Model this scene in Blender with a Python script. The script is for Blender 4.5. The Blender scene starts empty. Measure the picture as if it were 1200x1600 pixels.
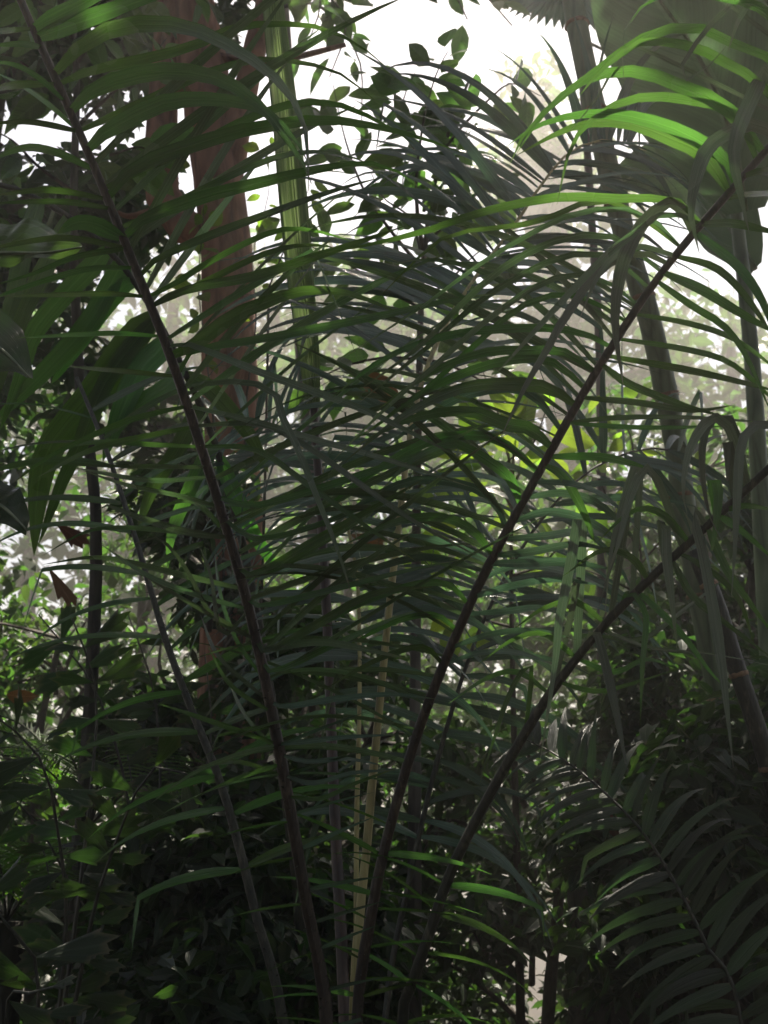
import bpy, math, random
import numpy as np
from mathutils import Vector, noise

SEED = 7
rnd = random.Random(SEED)
nrng = np.random.default_rng(SEED)
R = math.radians
scene = bpy.context.scene
COL = scene.collection

# ------------------------------------------------------------------ camera
PITCH = R(15.0)
CAM = Vector((0, 0, 1.6))
cam_data = bpy.data.cameras.new('camera')
cam_data.sensor_fit = 'VERTICAL'
cam_data.sensor_height = 24
cam_data.angle = R(45)
cam_data.clip_start = 0.05
cam_data.clip_end = 2000
cam_data.dof.use_dof = True
cam_data.dof.focus_distance = 3.5
cam_data.dof.aperture_fstop = 4.0
cam = bpy.data.objects.new('camera', cam_data)
cam.location = CAM
cam.rotation_euler = (R(90) + PITCH, 0, 0)
COL.objects.link(cam)
scene.camera = cam

# ------------------------------------------------------------------ sky, sun, exposure
SUN_ELEV, SUN_AZ = R(60), R(8)          # azimuth from +Y towards +X
world = bpy.data.worlds.new('World')
scene.world = world
world.use_nodes = True
wn = world.node_tree.nodes
wn.clear()
sky = wn.new('ShaderNodeTexSky')
sky.sky_type = 'NISHITA'
sky.sun_disc = False
sky.sun_elevation = SUN_ELEV
sky.sun_rotation = SUN_AZ
sky.air_density = 1.0
sky.dust_density = 3.5
sky.ozone_density = 1.0
bg = wn.new('ShaderNodeBackground')
bg.inputs['Strength'].default_value = 0.06
wo = wn.new('ShaderNodeOutputWorld')
world.node_tree.links.new(sky.outputs[0], bg.inputs['Color'])
world.node_tree.links.new(bg.outputs[0], wo.inputs['Surface'])
sd = bpy.data.lights.new('sun', 'SUN')
sd.energy = 5.0
sd.angle = R(0.6)
sd.color = (1.0, 0.91, 0.77)
sun = bpy.data.objects.new('sun', sd)
to_sun = Vector((math.sin(SUN_AZ) * math.cos(SUN_ELEV), math.cos(SUN_AZ) * math.cos(SUN_ELEV), math.sin(SUN_ELEV)))
sun.rotation_euler = to_sun.to_track_quat('Z', 'Y').to_euler()
sun.location = to_sun * 60
COL.objects.link(sun)
vs = scene.view_settings
vs.view_transform = 'Standard'
vs.look = 'None'
vs.exposure = 1.4
vs.gamma = 1.0
vs.use_curve_mapping = False
cy = scene.cycles
cy.use_denoising = True
cy.max_bounces = 5
cy.diffuse_bounces = 3
cy.glossy_bounces = 2
cy.transmission_bounces = 3
cy.transparent_max_bounces = 8
cy.volume_bounces = 0
cy.sample_clamp_indirect = 4.0
cy.caustics_reflective = False
cy.caustics_refractive = False

HAZE_DENSITY = 0.0078
HAZE_G = 0.6

# ------------------------------------------------------------------ helpers
K = math.tan(R(22.5)) / 800.0
FW = Vector((0, math.cos(PITCH), math.sin(PITCH)))
UP = Vector((0, -math.sin(PITCH), math.cos(PITCH)))
RT = Vector((1, 0, 0))
ZUP = Vector((0, 0, 1))


def ray(px, py):
    return FW + RT * ((px - 600) * K) + UP * ((800 - py) * K)


def P(px, py, Y):
    """World point that stands Y metres in front of the photographer along a line of sight."""
    d = ray(px, py)
    return CAM + d * (Y / d.y)


def mpp(px, py, Y):
    return K * Y / ray(px, py).y


def sm(a, b, x):
    t = min(1, max(0, (x - a) / (b - a)))
    return t * t * (3 - 2 * t)


def gz(x, y):
    z = -0.24 * max(0, y - 9) * sm(8, 14, y) if y < 60 else -0.24 * 51
    z = max(z, -0.24 * 45)
    z += 0.10 * noise.noise(Vector((x * 0.6, y * 0.6, 3.1))) + 0.3 * noise.noise(Vector((x * 0.11, y * 0.11, 9.0))) * sm(3, 20, math.hypot(x, y))
    return z


def catmull(pts, n):
    """Resample a list of Vectors to n+1 points, evenly by arc length."""
    pts = [Vector(p) for p in pts]
    if len(pts) == 2:
        return [pts[0].lerp(pts[1], i / n) for i in range(n + 1)]
    ext = [pts[0] * 2 - pts[1]] + pts + [pts[-1] * 2 - pts[-2]]
    dense = []
    for i in range(1, len(ext) - 2):
        p0, p1, p2, p3 = ext[i - 1:i + 3]
        for k in range(10):
            t = k / 10
            dense.append(0.5 * ((2 * p1) + (p2 - p0) * t + (2 * p0 - 5 * p1 + 4 * p2 - p3) * t * t + (3 * p1 - p0 - 3 * p2 + p3) * t ** 3))
    dense.append(pts[-1])
    acc = [0.0]
    for a, b in zip(dense, dense[1:]):
        acc.append(acc[-1] + (b - a).length)
    out, j = [], 0
    for i in range(n + 1):
        s = acc[-1] * i / n
        while j < len(acc) - 2 and acc[j + 1] < s:
            j += 1
        seg = acc[j + 1] - acc[j]
        out.append(dense[j].lerp(dense[j + 1], 0 if seg < 1e-9 else (s - acc[j]) / seg))
    return out


WORLD = {}     # object -> world position of its origin (nothing is rotated)


def link(name, data, loc, parent=None):
    o = bpy.data.objects.new(name, data)
    COL.objects.link(o)
    loc = Vector(loc)
    WORLD[o] = loc
    if parent is not None:
        o.parent = parent
        o.location = loc - WORLD[parent]
    else:
        o.location = loc
    return o


def make_mesh(name, verts, faces, uvs=None, mat=None, smooth=True, origin=None):
    o = Vector(origin) if origin is not None else Vector((0, 0, 0))
    me = bpy.data.meshes.new(name)
    me.from_pydata([tuple(Vector(v) - o) for v in verts], [], faces)
    if uvs is not None:
        lay = me.uv_layers.new(name='UVMap')
        flat = [c for f in faces for i in f for c in uvs[i]]
        lay.data.foreach_set('uv', flat)
    if mat is not None:
        me.materials.append(mat)
    if smooth:
        me.polygons.foreach_set('use_smooth', [True] * len(me.polygons))
    return me


def thing(name, loc, label, cat, group=None):
    o = link(name, None, loc)
    o.empty_display_size = 0.1
    o['label'] = label
    o['category'] = cat
    if group:
        o['group'] = group
    return o


def tag(o, label, cat, group=None):
    o['label'] = label
    o['category'] = cat
    if group:
        o['group'] = group
    return o


def big_mesh(name, V, F, UV=None, mat=None, origin=(0, 0, 0), attr=None):
    """Fast mesh from numpy: V (n,3), F (m,4) quads (tri: last index repeated is not allowed)."""
    V = np.asarray(V, dtype=np.float32) - np.asarray(origin, dtype=np.float32)
    F = np.asarray(F, dtype=np.int32)
    me = bpy.data.meshes.new(name)
    k = F.shape[1]
    me.vertices.add(len(V))
    me.vertices.foreach_set('co', V.ravel())
    me.loops.add(F.size)
    me.loops.foreach_set('vertex_index', F.ravel())
    me.polygons.add(len(F))
    me.polygons.foreach_set('loop_start', np.arange(0, F.size, k, dtype=np.int32))
    me.polygons.foreach_set('loop_total', np.full(len(F), k, dtype=np.int32))
    me.polygons.foreach_set('use_smooth', np.ones(len(F), dtype=bool))
    if UV is not None:
        lay = me.uv_layers.new(name='UVMap')
        lay.data.foreach_set('uv', np.asarray(UV, dtype=np.float32)[F.ravel()].ravel())
    if attr is not None:
        a = me.attributes.new('tint', 'FLOAT', 'POINT')
        a.data.foreach_set('value', np.asarray(attr, dtype=np.float32))
    if mat is not None:
        me.materials.append(mat)
    me.update(calc_edges=True)
    me.validate()
    return me


# ------------------------------------------------------------------ materials
def nodes_of(name):
    m = bpy.data.materials.new(name)
    m.use_nodes = True
    nt = m.node_tree
    nt.nodes.clear()
    return m, nt, nt.nodes, nt.links


def ramp(n, stops):
    r = n.new('ShaderNodeValToRGB')
    e = r.color_ramp.elements
    e[0].position, e[0].color = stops[0][0], (*stops[0][1], 1)
    e[1].position, e[1].color = stops[-1][0], (*stops[-1][1], 1)
    for p, c in stops[1:-1]:
        x = e.new(p)
        x.color = (*c, 1)
    return r


def math_node(n, l, op, a, b=None):
    m = n.new('ShaderNodeMath')
    m.operation = op
    for i, v in enumerate((a, b)):
        if v is None:
            continue
        if isinstance(v, (int, float)):
            m.inputs[i].default_value = v
        else:
            l.new(v, m.inputs[i])
    return m.outputs[0]


def leaf_material(name, col, trans, tfac=0.4, rough=0.4, veins=9.0, spots=0.35, spot_col=(0.09, 0.07, 0.02), tinted=False, wear=0.0, spec=0.5, midrib=0.5, pinnate=False):
    m, nt, n, l = nodes_of(name)
    uv = n.new('ShaderNodeUVMap')
    sep = n.new('ShaderNodeSeparateXYZ')
    l.new(uv.outputs[0], sep.inputs[0])
    u, v = sep.outputs[0], sep.outputs[1]
    # fine parallel or side veins, from the leaf's own coordinates
    comb = n.new('ShaderNodeCombineXYZ')
    if pinnate:
        au = math_node(n, l, 'ABSOLUTE', math_node(n, l, 'SUBTRACT', u, 0.5))
        vv = math_node(n, l, 'SUBTRACT', v, math_node(n, l, 'MULTIPLY', au, 0.45))
        l.new(math_node(n, l, 'MULTIPLY', vv, veins * 2.2), comb.inputs[0])
        l.new(math_node(n, l, 'MULTIPLY', u, 0.6), comb.inputs[1])
    else:
        l.new(math_node(n, l, 'MULTIPLY', u, veins), comb.inputs[0])
        l.new(math_node(n, l, 'MULTIPLY', v, 0.7), comb.inputs[1])
    oi = n.new('ShaderNodeObjectInfo')
    l.new(math_node(n, l, 'MULTIPLY', oi.outputs['Random'], 37.0), comb.inputs[2])
    st = n.new('ShaderNodeTexNoise')
    st.inputs['Scale'].default_value = 2.2
    st.inputs['Detail'].default_value = 2.0
    l.new(comb.outputs[0], st.inputs['Vector'])
    mid = math_node(n, l, 'LESS_THAN', math_node(n, l, 'ABSOLUTE', math_node(n, l, 'SUBTRACT', u, 0.5)), 0.035)
    geo = n.new('ShaderNodeNewGeometry')
    blot = n.new('ShaderNodeTexNoise')
    blot.inputs['Scale'].default_value = 5.0
    blot.inputs['Detail'].default_value = 2.0
    l.new(geo.outputs['Position'], blot.inputs['Vector'])
    base = ramp(n, [(0.25, tuple(c * 0.62 for c in col)), (0.5, col), (0.78, tuple(min(1, c * 1.45) for c in col))])
    mixf = math_node(n, l, 'ADD', math_node(n, l, 'MULTIPLY', st.outputs[0], 0.55), math_node(n, l, 'MULTIPLY', blot.outputs[0], 0.45))
    l.new(mixf, base.inputs[0])
    tr = ramp(n, [(0.3, tuple(c * 0.55 for c in trans)), (0.7, tuple(min(1, c * 1.25) for c in trans))])
    l.new(mixf, tr.inputs[0])
    # small yellow-brown spots, holes of decay
    sp = n.new('ShaderNodeTexNoise')
    sp.inputs['Scale'].default_value = 42.0
    sp.inputs['Detail'].default_value = 2.0
    l.new(geo.outputs['Position'], sp.inputs['Vector'])
    spr = ramp(n, [(0.66, (0, 0, 0)), (0.72, (1, 1, 1))])
    l.new(sp.outputs[0], spr.inputs[0])
    mx = n.new('ShaderNodeMixRGB')
    l.new(math_node(n, l, 'MULTIPLY', spr.outputs[0], spots), mx.inputs[0])
    l.new(base.outputs[0], mx.inputs[1])
    mx.inputs[2].default_value = (*spot_col, 1)
    mr = n.new('ShaderNodeMixRGB')
    l.new(math_node(n, l, 'MULTIPLY', mid, midrib), mr.inputs[0])
    l.new(mx.outputs[0], mr.inputs[1])
    mr.inputs[2].default_value = (*tuple(min(1, c * 2.0 + 0.02) for c in col), 1)
    dry = math_node(n, l, 'MULTIPLY', math_node(n, l, 'MAXIMUM', math_node(n, l, 'SUBTRACT', math_node(n, l, 'ADD', v, math_node(n, l, 'MULTIPLY', math_node(n, l, 'SUBTRACT', blot.outputs[0], 0.5), 0.5)), 0.86), 0.0), 5.0)
    md = n.new('ShaderNodeMixRGB')
    l.new(math_node(n, l, 'MINIMUM', dry, 0.8), md.inputs[0])
    l.new(mr.outputs[0], md.inputs[1])
    md.inputs[2].default_value = (0.17, 0.13, 0.075, 1)
    colout = md.outputs[0]
    if wear > 0:
        # grey, weathered and scratched skin of old leaflets
        wn_ = n.new('ShaderNodeTexNoise')
        wn_.inputs['Scale'].default_value = 3.2
        wn_.inputs['Detail'].default_value = 6.0
        l.new(comb.outputs[0], wn_.inputs['Vector'])
        wr = ramp(n, [(0.42, (0, 0, 0)), (0.66, (1, 1, 1))])
        l.new(wn_.outputs[0], wr.inputs[0])
        mw = n.new('ShaderNodeMixRGB')
        l.new(math_node(n, l, 'MULTIPLY', wr.outputs[0], wear), mw.inputs[0])
        l.new(colout, mw.inputs[1])
        mw.inputs[2].default_value = (0.30, 0.30, 0.27, 1)
        colout = mw.outputs[0]
    hsv = n.new('ShaderNodeHueSaturation')
    hs2 = n.new('ShaderNodeHueSaturation')
    if tinted:
        at = n.new('ShaderNodeAttribute')
        at.attribute_name = 'tint'
        rv = at.outputs['Fac']
    else:
        rv = oi.outputs['Random']
    for h, src in ((hsv, colout), (hs2, tr.outputs[0])):
        l.new(math_node(n, l, 'ADD', math_node(n, l, 'MULTIPLY', rv, 0.035), 0.4825), h.inputs['Hue'])
        l.new(math_node(n, l, 'ADD', math_node(n, l, 'MULTIPLY', rv, 0.7), 0.65), h.inputs['Value'])
        l.new(src, h.inputs['Color'])
    bump = n.new('ShaderNodeBump')
    bump.inputs['Strength'].default_value = 0.55
    bump.inputs['Distance'].default_value = 0.006
    groove = math_node(n, l, 'MINIMUM', math_node(n, l, 'MULTIPLY', math_node(n, l, 'ABSOLUTE', math_node(n, l, 'SUBTRACT', u, 0.5)), 6.0), 0.6)
    l.new(math_node(n, l, 'ADD', st.outputs[0], groove), bump.inputs['Height'])
    pb = n.new('ShaderNodeBsdfPrincipled')
    l.new(hsv.outputs[0], pb.inputs['Base Color'])
    pb.inputs['Specular IOR Level'].default_value = spec
    rr = ramp(n, [(0.3, (rough * 0.75,) * 3), (0.8, (min(1, rough * 1.5),) * 3)])
    l.new(blot.outputs[0], rr.inputs[0])
    l.new(rr.outputs[0], pb.inputs['Roughness'])
    l.new(bump.outputs[0], pb.inputs['Normal'])
    tb = n.new('ShaderNodeBsdfTranslucent')
    l.new(hs2.outputs[0], tb.inputs['Color'])
    ms = n.new('ShaderNodeMixShader')
    ms.inputs[0].default_value = tfac
    l.new(pb.outputs[0], ms.inputs[1])
    l.new(tb.outputs[0], ms.inputs[2])
    out = n.new('ShaderNodeOutputMaterial')
    l.new(ms.outputs[0], out.inputs['Surface'])
    return m


def bark_material(name, c0, c1, c2, scale=6.0, stretch=0.22, bump=0.6, rough=0.85, dist=0.03):
    m, nt, n, l = nodes_of(name)
    tc = n.new('ShaderNodeNewGeometry')
    mp = n.new('ShaderNodeMapping')
    mp.inputs['Scale'].default_value = (1, 1, stretch)
    l.new(tc.outputs['Position'], mp.inputs['Vector'])
    a = n.new('ShaderNodeTexNoise')
    a.inputs['Scale'].default_value = scale
    a.inputs['Detail'].default_value = 8
    a.inputs['Roughness'].default_value = 0.65
    a.inputs['Distortion'].default_value = 0.8
    l.new(mp.outputs[0], a.inputs['Vector'])
    v = n.new('ShaderNodeTexVoronoi')
    v.feature = 'DISTANCE_TO_EDGE'
    v.inputs['Scale'].default_value = scale * 1.3
    l.new(mp.outputs[0], v.inputs['Vector'])
    cr = ramp(n, [(0.3, c0), (0.52, c1), (0.75, c2)])
    l.new(a.outputs[0], cr.inputs[0])
    vr = ramp(n, [(0.0, (0.35,) * 3), (0.12, (1,) * 3)])
    l.new(v.outputs[0], vr.inputs[0])
    mu = n.new('ShaderNodeMixRGB')
    mu.blend_type = 'MULTIPLY'
    mu.inputs[0].default_value = 0.6
    l.new(cr.outputs[0], mu.inputs[1])
    l.new(vr.outputs[0], mu.inputs[2])
    b = n.new('ShaderNodeBump')
    b.inputs['Strength'].default_value = bump
    b.inputs['Distance'].default_value = dist
    l.new(math_node(n, l, 'ADD', a.outputs[0], math_node(n, l, 'MULTIPLY', vr.outputs[0], 0.35)), b.inputs['Height'])
    pb = n.new('ShaderNodeBsdfPrincipled')
    pb.inputs['Roughness'].default_value = rough
    l.new(mu.outputs[0], pb.inputs['Base Color'])
    l.new(b.outputs[0], pb.inputs['Normal'])
    out = n.new('ShaderNodeOutputMaterial')
    l.new(pb.outputs[0], out.inputs['Surface'])
    return m


M = {}
M['palm'] = leaf_material('palm_leaflet_green', (0.048, 0.085, 0.032), (0.10, 0.26, 0.035), 0.36, 0.20, 8, spec=0.8)
M['palm_bright'] = leaf_material('palm_leaflet_fresh_green', (0.055, 0.098, 0.032), (0.11, 0.28, 0.035), 0.40, 0.22, 8, spec=0.7)
M['palm_pale'] = leaf_material('palm_leaflet_pale_underside', (0.105, 0.145, 0.085), (0.10, 0.21, 0.06), 0.26, 0.26, 8, spec=0.8)
M['palm_blue'] = leaf_material('palm_leaflet_blue_green', (0.072, 0.115, 0.085), (0.08, 0.19, 0.08), 0.28, 0.18, 12, spec=0.9)
M['palm_grey'] = leaf_material('palm_leaflet_weathered_grey', (0.12, 0.14, 0.105), (0.10, 0.18, 0.07), 0.25, 0.34, 14, wear=0.8)
M['strap'] = leaf_material('strap_leaflet_green', (0.055, 0.105, 0.030), (0.11, 0.30, 0.03), 0.44, 0.36, 7)
M['ovate'] = leaf_material('broad_leaf_green', (0.055, 0.095, 0.038), (0.14, 0.30, 0.04), 0.42, 0.32, 8, pinnate=True)
M['ovate_yellow'] = leaf_material('broad_leaf_yellow_green', (0.10, 0.16, 0.025), (0.30, 0.50, 0.04), 0.55, 0.45, 8, pinnate=True)
M['fishtail'] = leaf_material('fishtail_leaf_dark_green', (0.026, 0.040, 0.020), (0.06, 0.15, 0.02), 0.3, 0.30, 22)
M['paddle'] = leaf_material('paddle_leaf_grey_green', (0.095, 0.125, 0.085), (0.09, 0.16, 0.06), 0.40, 0.38, 26, pinnate=True, spots=0.1)
M['dead'] = leaf_material('dry_leaf_brown', (0.105, 0.060, 0.036), (0.30, 0.12, 0.04), 0.25, 0.7, 8, spots=0.5, spot_col=(0.05, 0.03, 0.02), pinnate=True)
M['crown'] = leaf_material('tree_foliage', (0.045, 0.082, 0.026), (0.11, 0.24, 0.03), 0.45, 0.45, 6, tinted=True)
M['crown_shaded'] = leaf_material('tree_foliage_shaded', (0.022, 0.040, 0.016), (0.055, 0.13, 0.016), 0.40, 0.45, 6, tinted=True)  # shaded copy of the foliage: gloom darkened into the leaf colour
M['fern'] = leaf_material('feather_leaf_green', (0.050, 0.100, 0.022), (0.14, 0.32, 0.025), 0.48, 0.45, 4, tinted=True)
M['small_palm'] = leaf_material('young_palm_leaflet', (0.030, 0.040, 0.027), (0.05, 0.11, 0.03), 0.3, 0.4, 10)
M['rachis'] = bark_material('rachis_dark_brown', (0.012, 0.009, 0.007), (0.040, 0.028, 0.020), (0.14, 0.11, 0.08), 38, 0.16, 0.5, 0.5, 0.006)
M['rachis_green'] = bark_material('rachis_mottled_green', (0.012, 0.013, 0.009), (0.028, 0.030, 0.018), (0.13, 0.12, 0.085), 38, 0.2, 0.5, 0.55, 0.006)
M['rachis_yellow'] = bark_material('petiole_yellow', (0.20, 0.17, 0.06), (0.40, 0.35, 0.14), (0.52, 0.47, 0.24), 18, 0.06, 0.15, 0.5, 0.003)
M['rachis_red'] = bark_material('petiole_red_brown', (0.030, 0.016, 0.013), (0.055, 0.032, 0.025), (0.10, 0.06, 0.045), 16, 0.06, 0.2, 0.5, 0.003)
M['bark_red'] = bark_material('flaking_red_bark', (0.11, 0.048, 0.030), (0.38, 0.185, 0.115), (0.54, 0.32, 0.22), 5.0, 0.25, 0.9, 0.9, 0.04)
M['bark_grey'] = bark_material('grey_bark', (0.06, 0.05, 0.04), (0.13, 0.11, 0.09), (0.22, 0.20, 0.17), 5.0, 0.2, 0.6)
M['bark_dark'] = bark_material('dark_mossy_bark', (0.025, 0.022, 0.016), (0.055, 0.048, 0.034), (0.10, 0.09, 0.06), 6.0, 0.3, 0.8)
M['bark_hazed'] = bark_material('pale_hazed_bark', (0.24, 0.19, 0.15), (0.36, 0.30, 0.25), (0.46, 0.41, 0.35), 2.5, 0.3, 0.8, 0.95, 0.12)  # sunlit mist put into the bark colour: the far trunk is paled
M['cane'] = bark_material('ringed_cane_green', (0.10, 0.14, 0.07), (0.17, 0.22, 0.12), (0.28, 0.31, 0.21), 9.0, 0.15, 0.12, 0.5, 0.004)
M['cane_ring'] = bark_material('leaf_scar_tan', (0.16, 0.09, 0.05), (0.27, 0.17, 0.10), (0.36, 0.26, 0.17), 14, 1, 0.3)
M['twig'] = bark_material('twig_brown', (0.03, 0.022, 0.015), (0.06, 0.045, 0.03), (0.10, 0.08, 0.055), 14, 0.3, 0.3)


def spear_material():
    m, nt, n, l = nodes_of('folded_spear_leaf')
    uv = n.new('ShaderNodeUVMap')
    sep = n.new('ShaderNodeSeparateXYZ')
    l.new(uv.outputs[0], sep.inputs[0])
    cb = n.new('ShaderNodeCombineXYZ')
    l.new(math_node(n, l, 'MULTIPLY', sep.outputs[0], 26.0), cb.inputs[0])
    l.new(math_node(n, l, 'MULTIPLY', sep.outputs[1], 1.6), cb.inputs[1])
    t = n.new('ShaderNodeTexNoise')
    t.inputs['Scale'].default_value = 1.5
    t.inputs['Detail'].default_value = 4
    l.new(cb.outputs[0], t.inputs['Vector'])
    cr = ramp(n, [(0.3, (0.12, 0.19, 0.06)), (0.5, (0.26, 0.38, 0.13)), (0.68, (0.46, 0.56, 0.27)), (0.8, (0.56, 0.58, 0.34))])
    l.new(t.outputs[0], cr.inputs[0])
    b = n.new('ShaderNodeBump')
    b.inputs['Strength'].default_value = 0.6
    b.inputs['Distance'].default_value = 0.006
    l.new(t.outputs[0], b.inputs['Height'])
    pb = n.new('ShaderNodeBsdfPrincipled')
    pb.inputs['Roughness'].default_value = 0.5
    l.new(cr.outputs[0], pb.inputs['Base Color'])
    l.new(b.outputs[0], pb.inputs['Normal'])
    tb = n.new('ShaderNodeBsdfTranslucent')
    l.new(cr.outputs[0], tb.inputs[0])
    ms = n.new('ShaderNodeMixShader')
    ms.inputs[0].default_value = 0.55
    l.new(pb.outputs[0], ms.inputs[1])
    l.new(tb.outputs[0], ms.inputs[2])
    out = n.new('ShaderNodeOutputMaterial')
    l.new(ms.outputs[0], out.inputs[0])
    return m


M['spear'] = spear_material()


def soil_material():
    m, nt, n, l = nodes_of('forest_soil_leaf_litter')
    g = n.new('ShaderNodeNewGeometry')
    a = n.new('ShaderNodeTexNoise')
    a.inputs['Scale'].default_value = 2.2
    a.inputs['Detail'].default_value = 10
    l.new(g.outputs['Position'], a.inputs['Vector'])
    v = n.new('ShaderNodeTexVoronoi')
    v.inputs['Scale'].default_value = 14
    l.new(g.outputs['Position'], v.inputs['Vector'])
    c = ramp(n, [(0.25, (0.02, 0.014, 0.009)), (0.5, (0.05, 0.036, 0.022)), (0.62, (0.085, 0.055, 0.03)), (0.8, (0.05, 0.06, 0.025))])
    l.new(a.outputs[0], c.inputs[0])
    mu = n.new('ShaderNodeMixRGB')
    mu.blend_type = 'OVERLAY'
    mu.inputs[0].default_value = 0.5
    l.new(c.outputs[0], mu.inputs[1])
    l.new(v.outputs['Color'], mu.inputs[2])
    b = n.new('ShaderNodeBump')
    b.inputs['Distance'].default_value = 0.05
    l.new(v.outputs['Distance'], b.inputs['Height'])
    pb = n.new('ShaderNodeBsdfPrincipled')
    pb.inputs['Roughness'].default_value = 0.95
    l.new(mu.outputs[0], pb.inputs['Base Color'])
    l.new(b.outputs[0], pb.inputs['Normal'])
    out = n.new('ShaderNodeOutputMaterial')
    l.new(pb.outputs[0], out.inputs[0])
    return m


M['soil'] = soil_material()

# ------------------------------------------------------------------ the ground
EXT = 220.0


def build_ground():
    ax = [-EXT, -120, -70, -45] + list(np.linspace(-30, 30, 61)) + [45, 70, 120, EXT]
    ay = [-EXT, -120, -60, -30] + list(np.linspace(-15, 45, 61)) + [60, 80, 120, EXT]
    V = [(x, y, gz(x, y)) for y in ay for x in ax]
    nx = len(ax)
    F = [(j * nx + i, j * nx + i + 1, (j + 1) * nx + i + 1, (j + 1) * nx + i) for j in range(len(ay) - 1) for i in range(nx - 1)]
    me = make_mesh('ground', V, F, None, M['soil'])
    o = link('ground', me, (0, 0, 0))
    o['kind'] = 'structure'


build_ground()


# ------------------------------------------------------------------ shapes
def frames(path, hint=Vector((0, -1, 0))):
    T = []
    for i in range(len(path)):
        a, b = path[max(0, i - 1)], path[min(len(path) - 1, i + 1)]
        d = b - a
        T.append(d.normalized() if d.length > 1e-9 else Vector((0, 0, 1)))
    N, prev = [], hint
    for t in T:
        n_ = prev - t * prev.dot(t)
        if n_.length < 1e-4:
            n_ = t.orthogonal()
        n_.normalize()
        N.append(n_)
        prev = n_
    return T, N


def tube_data(path, radii, sides=8, rough=0.0, flat=1.0, cap=True, seed=0.0):
    T, N = frames(path)
    V, F, UV = [], [], []
    n = len(path)
    acc = 0.0
    for i, p in enumerate(path):
        B = T[i].cross(N[i])
        if i:
            acc += (p - path[i - 1]).length
        r = radii[i]
        for k in range(sides + 1):
            a = 2 * math.pi * k / sides
            kk = k % sides
            rr = r
            if rough:
                q = Vector((math.cos(2 * math.pi * kk / sides) * 1.3, math.sin(2 * math.pi * kk / sides) * 1.3, acc * 2.2 + seed))
                rr = r * (1 + rough * noise.noise(q * 1.4) + 0.5 * rough * noise.noise(q * 4.1))
            V.append(p + N[i] * (math.cos(a) * rr * flat) + B * (math.sin(a) * rr))
            UV.append((k / sides, acc))
    s1 = sides + 1
    for i in range(n - 1):
        for k in range(sides):
            F.append((i * s1 + k, i * s1 + k + 1, (i + 1) * s1 + k + 1, (i + 1) * s1 + k))
    if cap:
        for i, rev in ((0, True), (n - 1, False)):
            c = len(V)
            V.append(path[i].copy())
            UV.append((0.5, 0))
            for k in range(sides):
                a_, b_ = i * s1 + k, i * s1 + k + 1
                F.append((b_, a_, c) if rev else (a_, b_, c))
    return V, F, UV


def tube(name, path, radii, mat, parent=None, sides=8, rough=0.0, flat=1.0, seed=0.0):
    V, F, UV = tube_data(path, radii, sides, rough, flat, True, seed)
    me = make_mesh(name, V, F, UV, mat, True, path[0])
    return link(name, me, path[0], parent)


def prof_leaf(v):
    if v < 0.22:
        return 0.42 + 0.58 * math.sin(v / 0.22 * math.pi / 2)
    return max(0.0, 1 - ((v - 0.22) / 0.78) ** 1.35) ** 0.92


def prof_strap(v):
    if v < 0.15:
        return 0.55 + 0.45 * math.sin(v / 0.15 * math.pi / 2)
    return max(0.0, 1 - ((v - 0.15) / 0.85) ** 3.2) ** 0.8


def prof_hang(v):
    return (0.75 + 0.25 * math.sin(v * 3.1)) * max(0.0, 1 - max(0, (v - 0.5) / 0.5) ** 1.6)


def prof_stub(v):
    return 1.0 if v < 0.5 else 1 - 0.75 * ((v - 0.5) / 0.5) ** 1.2


def prof_blade(v):
    if v < 0.3:
        return 0.5 + 0.5 * math.sin(v / 0.3 * math.pi / 2)
    return max(0.0, 1 - ((v - 0.3) / 0.7) ** 2.4) ** 0.9


PROF = {'blade': prof_blade, 'leaf': prof_leaf, 'strap': prof_strap, 'hang': prof_hang, 'stub': prof_stub}


def ribbon(name, path, Ws, width, mat, parent, prof='leaf', fold=0.22, wavy=0.03, seed=None):
    """A blade along a path: folded along its midrib, 12 segments."""
    n = len(path) - 1
    T, _ = frames(path)
    pf = PROF[prof]
    V, F, UV = [], [], []
    ph = rnd.uniform(0, 6.28)
    for i, p in enumerate(path):
        v = i / n
        w = max(width * pf(v), 0.0008) * 0.5
        W = Ws[i]
        Nn = T[i].cross(W)
        Nn.normalize()
        f = fold * (1 - 0.35 * v)
        w1 = w * (1 + wavy * math.sin(ph + v * 17))
        w2 = w * (1 + wavy * math.sin(ph * 1.7 + v * 13))
        V += [p - W * w1 + Nn * (f * w), p - Nn * (f * w * 0.4), p + W * w2 + Nn * (f * w)]
        UV += [(0, v), (0.5, v), (1, v)]
    for i in range(n):
        a = i * 3
        F += [(a, a + 1, a + 4, a + 3), (a + 1, a + 2, a + 5, a + 4)]
    me = make_mesh(name, V, F, UV, mat, True, path[0])
    return link(name, me, path[0], parent)


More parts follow.
